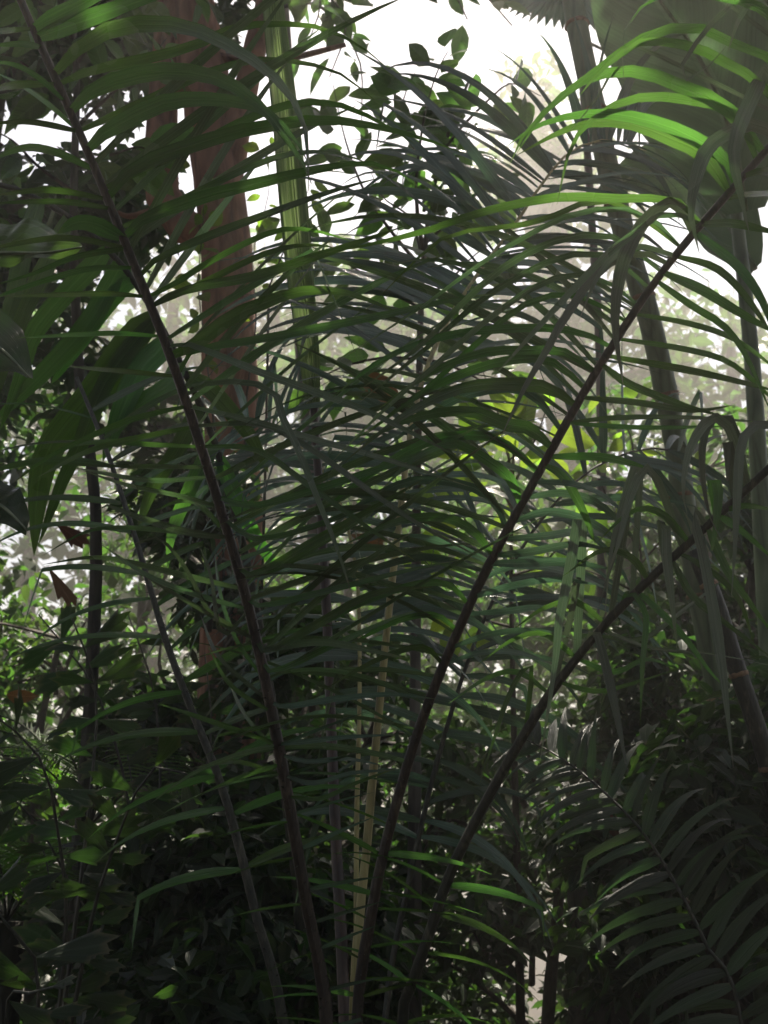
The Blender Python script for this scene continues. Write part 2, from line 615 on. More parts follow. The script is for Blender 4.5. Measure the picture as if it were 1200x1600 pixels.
class Frond:
    """A feather leaf: the rachis is the part, its leaflets are sub-parts."""

    def __init__(self, palm, name, pix, r0, r1, mat, sides=8, seg=36):
        self.palm = palm
        self.pix = pix
        pts = [P(*p) for p in pix]
        self.path = catmull(pts, seg)
        rad = [r0 + (r1 - r0) * (i / seg) ** 0.9 for i in range(seg + 1)]
        self.obj = tube(name, self.path, rad, mat, palm, sides, 0.11, 0.8, rnd.uniform(0, 50))
        self.T, _ = frames(self.path)
        self.rad = rad
        self.count = 0

    def at(self, t):
        x = t * (len(self.path) - 1)
        i = min(int(x), len(self.path) - 2)
        return self.path[i].lerp(self.path[i + 1], x - i), self.T[i].lerp(self.T[i + 1], x - i).normalized()

    def nearest(self, px, py):
        best, bi = 1e9, 0
        for i in range(len(self.path) * 4 - 3):
            q, _ = self.at(i / (len(self.path) * 4 - 4))
            d = q - CAM
            s = d.dot(FW)
            x, y = 600 + d.dot(RT) / s / K, 800 - d.dot(UP) / s / K
            e = (x - px) ** 2 + (y - py) ** 2
            if e < best:
                best, bi = e, q
        return bi, math.sqrt(best)

    def traced(self, pts, w, dy=None, tilt=None, mat='palm', prof='leaf', fold=0.2, snap=True):
        """A leaflet whose course is known: pixel course + depth run dy (metres) from its base on the rachis."""
        q, dist = self.nearest(*pts[0])
        Yb = q.y
        total = sum(math.hypot(b[0] - a[0], b[1] - a[1]) for a, b in zip(pts, pts[1:]))
        if dy is None:
            dy = rnd.uniform(-0.28, 0.22)
        if tilt is None:
            tilt = rnd.uniform(-30, 30)
        acc, W3 = 0.0, []
        for i, p in enumerate(pts):
            if i:
                acc += math.hypot(p[0] - pts[i - 1][0], p[1] - pts[i - 1][1])
            v = acc / total
            W3.append(P(p[0], p[1], Yb - 0.012 + dy * v ** 1.25 - 0.05 * math.sin(v * math.pi)))
        if snap and dist < 90:
            W3[0] = q
        path = catmull(W3, 12)
        T, _ = frames(path)
        Ws = []
        tw0 = R(tilt)
        tw1 = tw0 + R(rnd.uniform(-35, 35))
        for i, p in enumerate(path):
            e = (p - CAM).normalized()
            W = T[i].cross(e)
            if W.length < 1e-4:
                W = T[i].orthogonal()
            W.normalize()
            Nn = W.cross(T[i])
            a = tw0 + (tw1 - tw0) * (i / 12)
            Ws.append((W * math.cos(a) + Nn * math.sin(a)).normalized())
        mid = pts[len(pts) // 2]
        width = w * (0.84 if w > 24 else 0.68) * mpp(mid[0], mid[1], Yb) / max(0.5, math.cos(tw0))
        self.count += 1
        return ribbon('leaflet', path, Ws, width, M[mat], self.obj, prof, fold)

    def grow(self, n, t0, t1, side, a0, a1, L0, L1, width, droop=0.9, lift=0.1, mat='palm', tw=(-35, 35), face=None, jitter=0.12, crease=0.08, Lmid=None, prof='leaf', bow=None, fold=0.22, wild=1.0, skip=0.0):
        """Leaflets set in a row along one side; they leave the rachis at an angle and bend under their weight."""
        for k in range(n):
            if rnd.random() < skip:
                continue
            t = t0 + (t1 - t0) * (k + 0.5 + rnd.uniform(-0.25, 0.25) * wild) / n
            t = min(0.999, max(0.001, t))
            f = (t - t0) / (t1 - t0)
            p, T = self.at(t)
            N = face if face is not None else (CAM - p).normalized() * 0.85 + ZUP * 0.45
            N = (N - T * N.dot(T)).normalized()
            S = T.cross(N)
            a = R(a0 + (a1 - a0) * f + rnd.uniform(-9, 9) * wild)
            L = L0 + (L1 - L0) * f
            if Lmid is not None:
                L = L0 * (1 - f) ** 2 + 2 * Lmid * f * (1 - f) + L1 * f ** 2
            L *= 1 + rnd.uniform(-jitter, jitter)
            d = T * math.cos(a) + S * (math.sin(a) * side) + N * (lift + rnd.uniform(-0.18, 0.18) * wild)
            d.normalize()
            seg = 12
            ds = L / seg
            path = [p.copy()]
            g = droop * (1 + rnd.uniform(-0.3, 0.3) * wild)
            cr = rnd.uniform(0.4, 0.75) if rnd.random() < crease else 9
            tw0 = R(rnd.uniform(*tw))
            Ws = []
            W = (T * math.cos(tw0) + N * math.sin(tw0))
            done = False
            for i in range(seg + 1):
                W = (W - d * W.dot(d))
                if W.length < 1e-4:
                    W = d.orthogonal()
                W.normalize()
                Ws.append(W.copy())
                if i == seg:
                    break
                v = i / seg
                if v > cr and not done:
                    d = (d * 0.25 + Vector((rnd.uniform(-.2, .2), rnd.uniform(-.2, .2), -1))).normalized()
                    done = True
                d = (d + Vector((0, 0, -1)) * (g * (0.35 + 1.3 * v) / seg)).normalized()
                path.append(path[-1] + d * ds)
            self.count += 1
            ribbon('leaflet', path, Ws, width * (0.75 + 0.4 * L / max(L0, L1)) * rnd.uniform(0.85, 1.12), M[mat], self.obj, prof, fold)

    def spines(self, t0, t1, n, size):
        V, F = [], []
        for k in range(n):
            t = rnd.uniform(t0, t1)
            p, T = self.at(t)
            i = int(t * (len(self.path) - 1))
            r = self.rad[i]
            o = T.orthogonal().normalized()
            b = T.cross(o)
            a = rnd.uniform(0, 6.28)
            d = (o * math.cos(a) + b * math.sin(a))
            e = T.cross(d)
            s = size * rnd.uniform(0.4, 1.2)
            c = len(V)
            base = p + d * (r * 0.75)
            V += [base + T * s * 0.18, base - T * s * 0.18, base + e * s * 0.16, base - e * s * 0.16, base + d * s + T * s * rnd.uniform(-0.3, 0.5)]
            F += [(c, c + 2, c + 4), (c + 2, c + 1, c + 4), (c + 1, c + 3, c + 4), (c + 3, c, c + 4)]
        me = make_mesh('spines', V, F, [(0, 0)] * len(V), M['rachis_green'], False, WORLD[self.obj])
        o = link('spines', me, WORLD[self.obj], self.obj)
        o['kind'] = 'stuff'


def ground_foot(pix_list, base_px, Y):
    """Carry a petiole from the bottom of the view on down to the plant's foot."""
    x = P(base_px, 1600, Y).x
    return x


# ================================================================== main palm in front
PALM_Y = 3.6
foot = Vector((P(555, 1600, PALM_Y).x, PALM_Y, 0.0))
palm = thing('palm', (foot.x, foot.y, gz(foot.x, foot.y)), 'large palm in front, dark rachises fanning out into a wide V of arching leaflets', 'palm')


def to_pix(p):
    d = Vector(p) - CAM
    s = d.dot(FW)
    return (600 + d.dot(RT) / s / K, 800 - d.dot(UP) / s / K, p[1])


def rooted(pix, ox, oy, z=0.28):
    """pix from bottom to top; adds the foot of the petiole in the palm's heart."""
    return [to_pix((foot.x + ox, foot.y + oy, z))] + pix


F1 = Frond(palm, 'frond', rooted([(512, 1620, 3.55), (482, 1430, 3.5), (445, 1220, 3.42), (410, 1040, 3.35), (370, 880, 3.28), (318, 710, 3.2), (262, 545, 3.12), (200, 390, 3.05), (130, 220, 2.98), (65, 75, 2.93), (5, -60, 2.9), (-50, -160, 2.9)], -0.05, -0.06), 0.020, 0.010, M['rachis'])
F1.spines(0.15, 0.62, 260, 0.014)

right1 = [
    ([(52, 40), (110, 15), (180, -20), (260, -45)], 30, -0.2, 20, 'palm_bright'),
    ([(62, 66), (95, 45), (165, 20), (250, -8), (350, -30)], 34, -0.25, 10, 'palm_bright'),
    ([(85, 120), (102, 98), (137, 64), (187, 42), (240, 37), (293, 43), (340, 63), (383, 87), (420, 113), (453, 150), (473, 187), (480, 230), (482, 300)], 31, -0.35, 12, 'palm'),
    ([(110, 180), (122, 158), (167, 130), (233, 113), (287, 112), (333, 120), (380, 143), (420, 180), (447, 217), (477, 260), (488, 290)], 32, -0.3, 8, 'palm'),
    ([(90, 130), (150, 108), (250, 87), (313, 67), (367, 43), (433, 37), (500, 43), (560, 70), (610, 110)], 24, 0.12, 5, 'palm_bright'),
    ([(138, 235), (160, 210), (200, 187), (250, 163), (300, 155), (353, 157), (400, 167), (433, 187), (467, 227), (482, 255)], 32, -0.28, 8, 'palm'),
    ([(125, 205), (180, 180), (247, 150), (300, 123), (367, 100), (417, 93), (483, 100), (540, 120), (600, 170)], 22, 0.15, 10, 'palm_bright'),
    ([(168, 305), (183, 283), (233, 250), (300, 227), (367, 207), (417, 197), (500, 187), (575, 195), (660, 216), (725, 240)], 27, -0.2, 12, 'palm'),
    ([(160, 290), (230, 262), (320, 220), (400, 180), (470, 160), (540, 166), (600, 195), (650, 225)], 20, 0.2, 10, 'palm_bright'),
    ([(195, 368), (212, 350), (260, 327), (333, 303), (400, 287), (483, 267), (560, 255), (610, 262), (655, 292)], 25, -0.2, 12, 'palm'),
    ([(188, 350), (250, 330), (330, 290), (400, 258), (460, 240), (530, 240), (590, 262)], 18, 0.2, 15, 'palm_bright'),
    ([(222, 428), (243, 407), (333, 367), (400, 342), (467, 317), (520, 299), (560, 287), (597, 277)], 19, -0.1, 30, 'palm'),
    ([(245, 480), (267, 462), (317, 447), (400, 431), (517, 393), (633, 353)], 20, -0.2, 30, 'palm'),
    ([(235, 470), (270, 445), (320, 413), (400, 372), (450, 357), (500, 362), (553, 378)], 15, 0.1, 0, 'palm_bright'),
    ([(240, 480), (300, 450), (400, 402), (450, 386), (500, 383), (535, 391)], 15, 0.15, 0, 'palm_bright'),
    ([(268, 560), (307, 537), (360, 497), (400, 479), (450, 460), (500, 453), (550, 460), (600, 479), (640, 498)], 28, -0.1, 5, 'palm_bright'),
    ([(277, 580), (300, 550), (400, 532), (500, 513), (613, 490), (700, 470), (783, 457)], 17, -0.25, 40, 'palm'),
    ([(268, 540), (290, 537), (400, 580), (490, 612), (590, 650), (720, 716)], 15, -0.25, 40, 'palm_pale'),
    ([(290, 615), (330, 598), (395, 600), (428, 612), (440, 650), (467, 707), (497, 783), (523, 847), (550, 930)], 15, -0.3, 35, 'palm_pale'),
    ([(300, 640), (400, 660), (500, 690), (600, 717), (733, 760)], 14, -0.2, 40, 'palm_pale'),
    ([(305, 660), (400, 662), (467, 690), (567, 760), (650, 817), (757, 875)], 15, -0.15, 30, 'palm_pale'),
    ([(318, 700), (400, 703), (480, 757), (550, 807), (650, 877)], 13, -0.1, 30, 'palm'),
    ([(340, 780), (400, 790), (500, 763), (600, 730), (680, 700), (770, 655)], 17, -0.1, 25, 'palm'),
    ([(350, 810), (400, 843), (500, 820), (583, 787), (700, 760)], 15, 0.1, 25, 'palm'),
    ([(370, 880), (400, 897), (483, 850), (567, 803), (660, 750)], 17, -0.2, 25, 'palm'),
    ([(378, 905), (430, 890), (500, 850), (580, 800), (650, 735)], 16, 0.15, 25, 'palm_bright'),
    ([(386, 940), (410, 947), (500, 927), (633, 893), (720, 875)], 16, -0.12, 30, 'palm'),
    ([(400, 995), (420, 1017), (500, 973), (550, 943), (600, 923), (680, 917)], 18, -0.2, 20, 'palm'),
    ([(410, 1040), (430, 1049), (517, 1010), (600, 973), (660, 950)], 15, 0.1, 20, 'palm'),
    ([(405, 1020), (440, 1010), (500, 1003), (560, 1012), (640, 1030)], 17, -0.1, 5, 'palm_pale'),
    ([(422, 1100), (450, 1104), (525, 1092), (610, 1085), (680, 1092)], 14, -0.1, 15, 'palm_blue'),
    ([(432, 1155), (470, 1160), (540, 1152), (620, 1148)], 12, -0.1, 15, 'palm_blue'),
    ([(437, 1180), (480, 1190), (540, 1186), (600, 1196)], 12, 0.1, 15, 'palm_blue'),
    ([(443, 1215), (490, 1224), (550, 1208), (620, 1203)], 11, -0.1, 20, 'palm_blue'),
    ([(448, 1250), (500, 1248), (560, 1222), (620, 1200)], 10, -0.1, 20, 'palm'),
]
left1 = [
    ([(52, 50), (25, 46), (-25, 52)], 13), ([(64, 82), (30, 68), (-20, 72)], 15), ([(80, 138), (30, 131), (-20, 142)], 16),
    ([(110, 205), (50, 190), (-20, 193)], 15), ([(138, 262), (90, 238), (40, 230), (-15, 250)], 20), ([(150, 318), (80, 296), (-10, 305)], 14),
    ([(168, 328), (100, 315), (-10, 317)], 13), ([(120, 215), (80, 165), (30, 130), (-15, 110)], 13), ([(95, 160), (60, 120), (20, 100), (-20, 96)], 12),
    ([(190, 387), (100, 371), (0, 385), (-30, 392)], 15), ([(180, 370), (150, 350), (118, 348), (90, 365)], 26), ([(186, 398), (117, 400), (50, 427), (-15, 447)], 17),
    ([(200, 418), (133, 420), (33, 450), (-20, 470)], 13), ([(222, 462), (160, 458), (0, 463)], 14), ([(248, 528), (167, 520), (27, 528)], 13),
    ([(270, 596), (200, 580), (103, 572)], 13), ([(288, 638), (250, 643), (183, 663), (83, 710), (20, 755)], 14), ([(298, 672), (200, 687), (133, 707), (60, 745)], 14),
    ([(310, 705), (233, 694), (160, 690), (90, 700)], 12), ([(315, 737), (233, 728), (117, 727)], 11), ([(325, 754), (233, 750), (117, 731)], 12),
    ([(333, 792), (287, 775), (200, 757), (123, 733)], 13), ([(345, 838), (267, 828), (177, 823), (127, 833), (63, 870)], 15), ([(345, 850), (287, 830), (213, 807), (165, 789), (153, 797)], 16),
    ([(367, 919), (283, 897), (200, 877), (143, 870), (67, 882)], 16), ([(377, 958), (300, 927), (227, 897), (160, 852)], 12), ([(387, 995), (333, 963), (290, 887), (247, 841), (200, 854)], 10),
    ([(393, 1010), (317, 953), (220, 897)], 12), ([(385, 960), (347, 990), (330, 900), (310, 850)], 10), ([(402, 1093), (343, 1027), (313, 960)], 10),
    ([(410, 1060), (370, 1000), (345, 930), (335, 860)], 10), ([(415, 1170), (340, 1130), (250, 1100)], 11), ([(408, 1120), (360, 1070), (325, 1010)], 10),
    ([(425, 1180), (385, 1120), (355, 1060)], 9), ([(432, 1210), (370, 1190), (300, 1200)], 10), ([(350, 840), (325, 800), (300, 782), (270, 785), (240, 800)], 14),
]
for c, w, dy, tl, mt in right1:
    F1.traced(c, w, dy, tl, mt, 'blade' if w < 21 else 'leaf', 0.3 if w < 20 else 0.2)
for k, (c, w) in enumerate(left1):
    F1.traced(c, w, rnd.uniform(-0.15, 0.3), rnd.uniform(15, 45), 'palm_pale' if 18 < k < 30 else 'palm', 'blade', 0.3)
F1.grow(10, 0.17, 0.40, 1, 80, 82, 0.16, 0.26, 0.016, 0.1, 0.3, 'palm_blue', tw=(20, 60))
F1.grow(8, 0.17, 0.42, -1, 85, 85, 0.16, 0.26, 0.014, 0.3, 0.2, 'palm', tw=(20, 60))

F1.grow(22, 0.42, 0.80, 1, 72, 62, 0.75, 0.8, 0.021, 0.35, 0.15, 'palm_pale', tw=(20, 65), wild=2.0, crease=0.15, jitter=0.25, prof='blade', fold=0.35)
F2 = Frond(palm, 'frond', rooted([(445, 1620, 3.66), (400, 1430, 3.7), (370, 1310, 3.74), (340, 1210, 3.78), (300, 1110, 3.84), (262, 1010, 3.9), (235, 920, 3.96), (205, 820, 4.05), (165, 700, 4.2), (120, 590, 4.4)], -0.12, 0.03), 0.018, 0.007, M['rachis_green'])
F2.spines(0.15, 0.7, 300, 0.013)
F2.grow(13, 0.36, 0.95, -1, 80, 60, 0.42, 0.6, 0.026, 0.9, 0.1, 'palm', tw=(-20, 50), crease=0.2)
F2.grow(13, 0.36, 0.95, 1, 80, 60, 0.42, 0.6, 0.024, 0.8, 0.1, 'palm', tw=(-20, 50), crease=0.2)

F3 = Frond(palm, 'frond', rooted([(556, 1620, 3.62), (580, 1430, 3.58), (605, 1310, 3.54), (635, 1200, 3.5), (665, 1110, 3.46), (705, 1010, 3.4), (750, 910, 3.34), (800, 815, 3.27), (850, 725, 3.2), (900, 635, 3.13), (960, 535, 3.05), (1020, 445, 2.98), (1075, 375, 2.92), (1140, 300, 2.86), (1215, 215, 2.8), (1310, 115, 2.72)], 0.0, -0.03), 0.019, 0.009, M['rachis'])
left3 = [
    ([(1270, 150), (1200, 90), (1130, 62), (1087, 42), (1033, 48), (987, 70), (933, 110), (867, 160), (817, 213), (795, 260)], 21, -0.2, 8, 'palm_bright'),
    ([(1240, 180), (1183, 127), (1133, 97), (1083, 73), (1013, 63), (980, 77), (940, 108), (905, 150)], 22, -0.25, 8, 'palm_bright'),
    ([(1290, 130), (1200, 20), (1120, -5), (1060, -10), (1010, 4), (985, 35)], 24, -0.2, 8, 'palm_bright'),
    ([(1195, 232), (1133, 167), (1060, 133), (1000, 112), (940, 115), (900, 133), (850, 177), (807, 240)], 26, -0.25, 8, 'palm_bright'),
    ([(1185, 245), (1150, 177), (1083, 157), (1017, 150), (973, 160), (935, 178), (893, 227), (870, 320)], 24, -0.15, 8, 'palm_bright'),
    ([(1150, 288), (1133, 247), (1067, 207), (1000, 185), (940, 177), (887, 182), (833, 200), (790, 230)], 26, -0.22, 5, 'palm_bright'),
    ([(1135, 303), (1100, 242), (1050, 217), (983, 193), (917, 193), (867, 210), (805, 244)], 27, -0.12, 5, 'palm_bright'),
    ([(1095, 350), (1057, 313), (967, 310), (883, 307), (800, 320), (733, 337), (667, 360), (587, 380), (510, 395)], 20, -0.25, 10, 'palm_bright'),
    ([(1060, 390), (1000, 337), (950, 313), (900, 320), (850, 343), (800, 353), (733, 360), (683, 377), (633, 423), (590, 467)], 14, 0.1, 15, 'palm_bright'),
    ([(1090, 355), (1040, 332), (987, 367), (945, 400), (860, 490), (770, 590)], 15, -0.25, 35, 'palm_pale'),
    ([(1050, 410), (1000, 395), (940, 420), (880, 500), (855, 545), (820, 605), (785, 678)], 20, -0.25, 10, 'palm_grey'),
    ([(1065, 385), (1000, 330), (900, 332), (800, 380), (733, 423), (667, 473), (600, 517), (520, 570)], 15, -0.15, 35, 'palm_pale'),
    ([(1035, 430), (960, 370), (880, 372), (800, 408), (733, 463), (653, 543), (560, 610)], 15, -0.1, 35, 'palm_pale'),
    ([(1020, 450), (950, 400), (880, 400), (800, 437), (733, 483), (667, 543), (560, 630)], 14, 0.1, 35, 'palm_pale'),
    ([(1000, 478), (930, 430), (850, 440), (760, 500), (680, 570), (600, 640), (520, 720)], 14, -0.2, 30, 'palm_pale'),
    ([(985, 500), (900, 460), (820, 475), (740, 540), (650, 620), (550, 690)], 14, 0.15, 30, 'palm'),
    ([(955, 540), (917, 523), (867, 513), (800, 513), (700, 524), (600, 560), (520, 620)], 19, -0.15, 10, 'palm'),
    ([(930, 582), (883, 550), (827, 547), (760, 550), (680, 578), (590, 640)], 21, -0.2, 8, 'palm'),
    ([(918, 602), (867, 567), (817, 560), (740, 577), (650, 620), (570, 680)], 21, 0.1, 8, 'palm'),
    ([(897, 640), (860, 607), (800, 600), (720, 607), (630, 650), (540, 720)], 25, -0.2, 8, 'palm'),
    ([(880, 670), (833, 617), (780, 607), (700, 630), (600, 700)], 21, 0.15, 8, 'palm_blue'),
    ([(860, 705), (827, 669), (790, 663), (730, 642), (640, 655), (550, 700)], 25, -0.2, 8, 'palm'),
    ([(845, 735), (800, 700), (750, 680), (670, 690), (580, 740), (500, 800)], 22, 0.1, 8, 'palm'),
    ([(815, 790), (795, 745), (733, 702), (700, 694), (647, 717), (590, 772)], 24, -0.2, 8, 'palm'),
    ([(795, 825), (770, 780), (715, 755), (640, 752), (560, 790), (500, 840)], 21, 0.05, 8, 'palm_blue'),
    ([(770, 870), (740, 830), (690, 808), (620, 815), (540, 850)], 21, -0.15, 8, 'palm'),
    ([(755, 900), (720, 880), (660, 870), (580, 890), (500, 930)], 17, 0.1, 15, 'palm_blue'),
    ([(735, 945), (700, 912), (640, 915), (560, 945), (480, 990)], 16, -0.1, 20, 'palm'),
    ([(715, 985), (680, 960), (620, 970), (540, 1010)], 15, 0.1, 20, 'palm'),
    ([(695, 1035), (660, 1010), (590, 1030), (510, 1075)], 14, -0.1, 20, 'palm'),
]
right3 = [
    ([(1165, 275), (1190, 268), (1240, 278)], 18), ([(1130, 312), (1170, 303), (1240, 302)], 14), ([(1098, 350), (1150, 350), (1230, 368)], 18),
    ([(1085, 372), (1150, 415), (1190, 470), (1225, 560)], 22), ([(1060, 395), (1120, 420), (1170, 470), (1210, 530)], 18), ([(1040, 425), (1100, 455), (1153, 487), (1220, 525)], 22),
    ([(1025, 445), (1083, 478), (1133, 510), (1167, 557), (1205, 645)], 18), ([(993, 495), (1083, 507), (1153, 533), (1220, 582)], 14), ([(967, 530), (1067, 545), (1133, 563), (1183, 600), (1225, 645)], 14),
    ([(953, 553), (1033, 570), (1117, 587), (1220, 613)], 16), ([(940, 575), (983, 600), (1067, 633), (1130, 650)], 18), ([(908, 627), (1000, 630), (1083, 642), (1145, 633)], 14),
    ([(890, 662), (967, 653), (1083, 653), (1220, 662)], 13), ([(885, 668), (1000, 668), (1140, 666)], 11), ([(858, 720), (933, 713), (983, 723), (1022, 737)], 19),
    ([(850, 730), (880, 745), (912, 800), (930, 850)], 20), ([(835, 752), (900, 758), (950, 780), (1000, 830)], 16), ([(820, 780), (880, 770), (940, 790), (1000, 850)], 18),
    ([(805, 812), (860, 800), (930, 820), (990, 870)], 18), ([(790, 840), (850, 838), (920, 830), (980, 850)], 19), ([(775, 865), (830, 862), (900, 850), (960, 862)], 18),
    ([(765, 885), (830, 880), (890, 878), (960, 890)], 18), ([(752, 905), (800, 885), (870, 890), (950, 920)], 17), ([(740, 930), (800, 915), (870, 905), (940, 915)], 16),
    ([(725, 965), (790, 955), (850, 950), (920, 970)], 15), ([(705, 1010), (770, 990), (840, 985), (900, 1000)], 14), ([(690, 1045), (750, 1020), (810, 1020), (870, 1040)], 13),
]
for c, w, dy, tl, mt in left3:
    F3.traced(c, w, dy, tl, mt, 'blade' if w < 24 else 'leaf', 0.3 if w < 18 else 0.18)
for k, (c, w) in enumerate(right3):
    F3.traced(c, w, rnd.uniform(-0.2, 0.35), rnd.uniform(-25, 35), 'palm_blue' if k > 15 else 'palm', 'blade', 0.25)
hang3 = [
    ([(1215, 215), (1180, 195), (1143, 205), (1105, 233), (1087, 283), (1080, 333), (1093, 397)], 27), ([(1230, 198), (1200, 110), (1180, 143), (1155, 200), (1147, 250), (1160, 317), (1171, 365)], 27),
    ([(1090, 357), (1057, 315), (1017, 335), (987, 377), (968, 430), (961, 510), (974, 603)], 25), ([(1300, 120), (1190, -25), (1173, 0), (1153, 33), (1137, 82)], 24),
    ([(1290, 130), (1180, -20), (1143, 7), (1100, 50), (1062, 108), (1062, 128), (1098, 112), (1135, 72)], 14), ([(1300, 120), (1080, -30), (1020, 0), (983, 33), (972, 67), (975, 123)], 11),
    ([(1240, 182), (1000, 75), (967, 90), (940, 143), (890, 207)], 10), ([(1050, 405), (1000, 385), (960, 400), (930, 440), (905, 500)], 14),
]
for c, w in hang3:
    F3.traced(c, w, -0.12, rnd.uniform(-15, 15), 'palm_grey', 'hang', 0.15)
F3.grow(9, 0.17, 0.36, 1, 70, 72, 0.2, 0.34, 0.018, 0.3, 0.2, 'palm', tw=(0, 60))
F3.grow(9, 0.17, 0.38, -1, 75, 75, 0.2, 0.34, 0.018, 0.3, 0.2, 'palm', tw=(0, 60))
F3.grow(28, 0.40, 0.80, -1, 92, 72, 0.65, 0.8, 0.021, 0.85, 0.2, 'palm_pale', tw=(20, 65), wild=2.0, crease=0.12, jitter=0.25, prof='blade', fold=0.35)
F3.spines(0.15, 0.5, 140, 0.012)

F4 = Frond(palm, 'frond', rooted([(628, 1620, 3.64), (640, 1550, 3.6), (670, 1460, 3.56), (705, 1360, 3.52), (750, 1270, 3.46), (800, 1180, 3.4), (855, 1090, 3.33), (900, 1030, 3.28), (950, 970, 3.22), (1010, 910, 3.15), (1080, 845, 3.08), (1150, 780, 3.0), (1220, 715, 2.93), (1330, 620, 2.85)], 0.1, 0.0), 0.019, 0.010, M['rachis_green'])
hang4 = [
    ([(1165, 765), (1140, 670), (1113, 652), (1087, 682), (1073, 717), (1067, 767), (1074, 805)], 23, 'hang'), ([(1170, 760), (1145, 660), (1120, 652), (1101, 677), (1097, 733), (1107, 800), (1124, 838)], 17, 'hang'),
    ([(1260, 680), (1200, 663), (1172, 670), (1157, 702), (1152, 780), (1149, 850), (1143, 930)], 23, 'hang'), ([(1150, 780), (1137, 690), (1137, 720), (1137, 752)], 23, 'stub'),
    ([(1105, 822), (1092, 798), (1082, 803), (1095, 850), (1107, 910), (1126, 1025), (1146, 1200)], 24, 'hang'), ([(1120, 808), (1112, 752), (1122, 760), (1120, 810), (1112, 860)], 22, 'stub'),
    ([(1040, 880), (1033, 815), (1040, 822), (1042, 870), (1049, 930), (1058, 1015)], 23, 'hang'), ([(968, 950), (982, 924), (1000, 940), (1010, 967), (1004, 1033), (1000, 1135)], 14, 'hang'),
    ([(955, 966), (980, 800), (960, 867), (935, 950)], 17, 'hang'), ([(915, 1012), (930, 985), (943, 1027), (960, 1100), (982, 1215)], 21, 'hang'),
    ([(900, 1030), (910, 790), (888, 900), (873, 973), (867, 1040), (843, 1195)], 23, 'hang'), ([(870, 1072), (905, 900), (875, 975)], 14, 'hang'),
    ([(1065, 858), (1018, 735), (990, 762), (966, 850), (945, 910)], 20, 'hang'), ([(985, 935), (1000, 720), (972, 790), (955, 860), (945, 960)], 16, 'hang'),
    ([(820, 1145), (830, 1040), (800, 1075), (770, 1160), (748, 1230)], 12, 'hang'),
]
for c, w, pr in hang4:
    F4.traced(c, w, rnd.uniform(-0.18, 0.0), rnd.uniform(-20, 20), 'palm_grey' if rnd.random() < 0.7 else 'palm', pr, 0.12)
for c, w in [([(1050, 872), (1083, 933), (1133, 973), (1215, 1035)], 18), ([(947, 985), (1017, 1013), (1117, 1023), (1215, 1042)], 11), ([(1100, 825), (1135, 890), (1170, 940), (1215, 1000)], 20),
             ([(935, 990), (1000, 1000), (1060, 960), (1150, 890)], 12), ([(905, 1025), (960, 1050), (1010, 1030), (1065, 1047)], 14), ([(1000, 920), (1060, 985), (1110, 1050), (1140, 1080)], 16),
             ([(870, 1070), (930, 1080), (980, 1070), (1060, 1045)], 12), ([(1120, 808), (1160, 830), (1215, 880)], 18), ([(1130, 800), (1170, 790), (1220, 800)], 15),
             ([(1010, 910), (985, 870), (940, 860), (880, 900)], 18), ([(950, 970), (900, 940), (850, 950), (800, 985)], 16), ([(900, 1030), (850, 990), (800, 1000), (745, 1040)], 15),
             ([(1075, 850), (1030, 800), (985, 800), (930, 850)], 18), ([(860, 1085), (810, 1050), (760, 1060), (700, 1100)], 14), ([(1060, 862), (1090, 880), (1150, 930), (1180, 1010)], 14)]:
    F4.traced(c, w, rnd.uniform(-0.1, 0.3), rnd.uniform(-20, 40), 'palm', 'leaf', 0.25)
F4.grow(7, 0.2, 0.45, 1, 70, 70, 0.25, 0.4, 0.02, 0.8, 0.1, 'palm', tw=(-20, 50))
F4.grow(7, 0.2, 0.45, -1, 75, 75, 0.2, 0.35, 0.018, 0.6, 0.1, 'palm', tw=(-20, 50))


def build_stem_base():
    pts = [Vector((foot.x, foot.y, gz(foot.x, foot.y) - 0.1 + 0.1 * i)) for i in range(8)]
    tube('stem', pts, [0.20, 0.21, 0.20, 0.18, 0.16, 0.14, 0.11, 0.06], M['bark_dark'], palm, 14, 0.25)


build_stem_base()

# unopened spear leaf on its red-brown petiole, and two straight young petioles
sp_path = catmull([P(*p) for p in [(491, 640, 4.35), (482, 540, 4.4), (470, 440, 4.45), (456, 300, 4.52), (446, 190, 4.58), (432, 60, 4.65), (420, -60, 4.72), (405, -190, 4.8)]], 24)
pt_path = catmull([P(*p) for p in rooted([(540, 1620, 3.75), (522, 1250, 3.95), (510, 950, 4.15), (492, 660, 4.34)], 0, 0.1)] + [sp_path[1]], 24)
pet = tube('spear_petiole', pt_path, [0.019 - 0.004 * i / 24 for i in range(25)], M['rachis_red'], palm, 8, 0.05)
wsp = [0.022, 0.030, 0.036, 0.040, 0.044, 0.047, 0.050, 0.051, 0.052, 0.052, 0.052, 0.051, 0.050, 0.049, 0.048, 0.046, 0.044, 0.042, 0.038, 0.034, 0.03, 0.024, 0.018, 0.012, 0.006]


def build_spear():
    """Pleated bundle: a ridged tube left open at the back so light glows through."""
    T, N = frames(sp_path)
    V, F, UV = [], [], []
    S = 28
    for i, p in enumerate(sp_path):
        B = T[i].cross(N[i])
        for k in range(S + 1):
            a = R(-115 + 230 * k / S)  # no back wall: shape opened so backlight brightens the front
            r = wsp[i] * (1.12 if k % 2 else 0.88) * (1 + 0.05 * math.sin(a * 3 + i * 0.3))
            V.append(p + N[i] * (math.cos(a) * r * 0.7) + B * (math.sin(a) * r))
            UV.append((k / S, i / 24))
    for i in range(24):
        for k in range(S):
            a = i * (S + 1) + k
            F.append((a, a + 1, a + S + 2, a + S + 1))
    me = make_mesh('spear_leaf', V, F, UV, M['spear'], False, sp_path[0])
    link('spear_leaf', me, sp_path[0], pet)


build_spear()

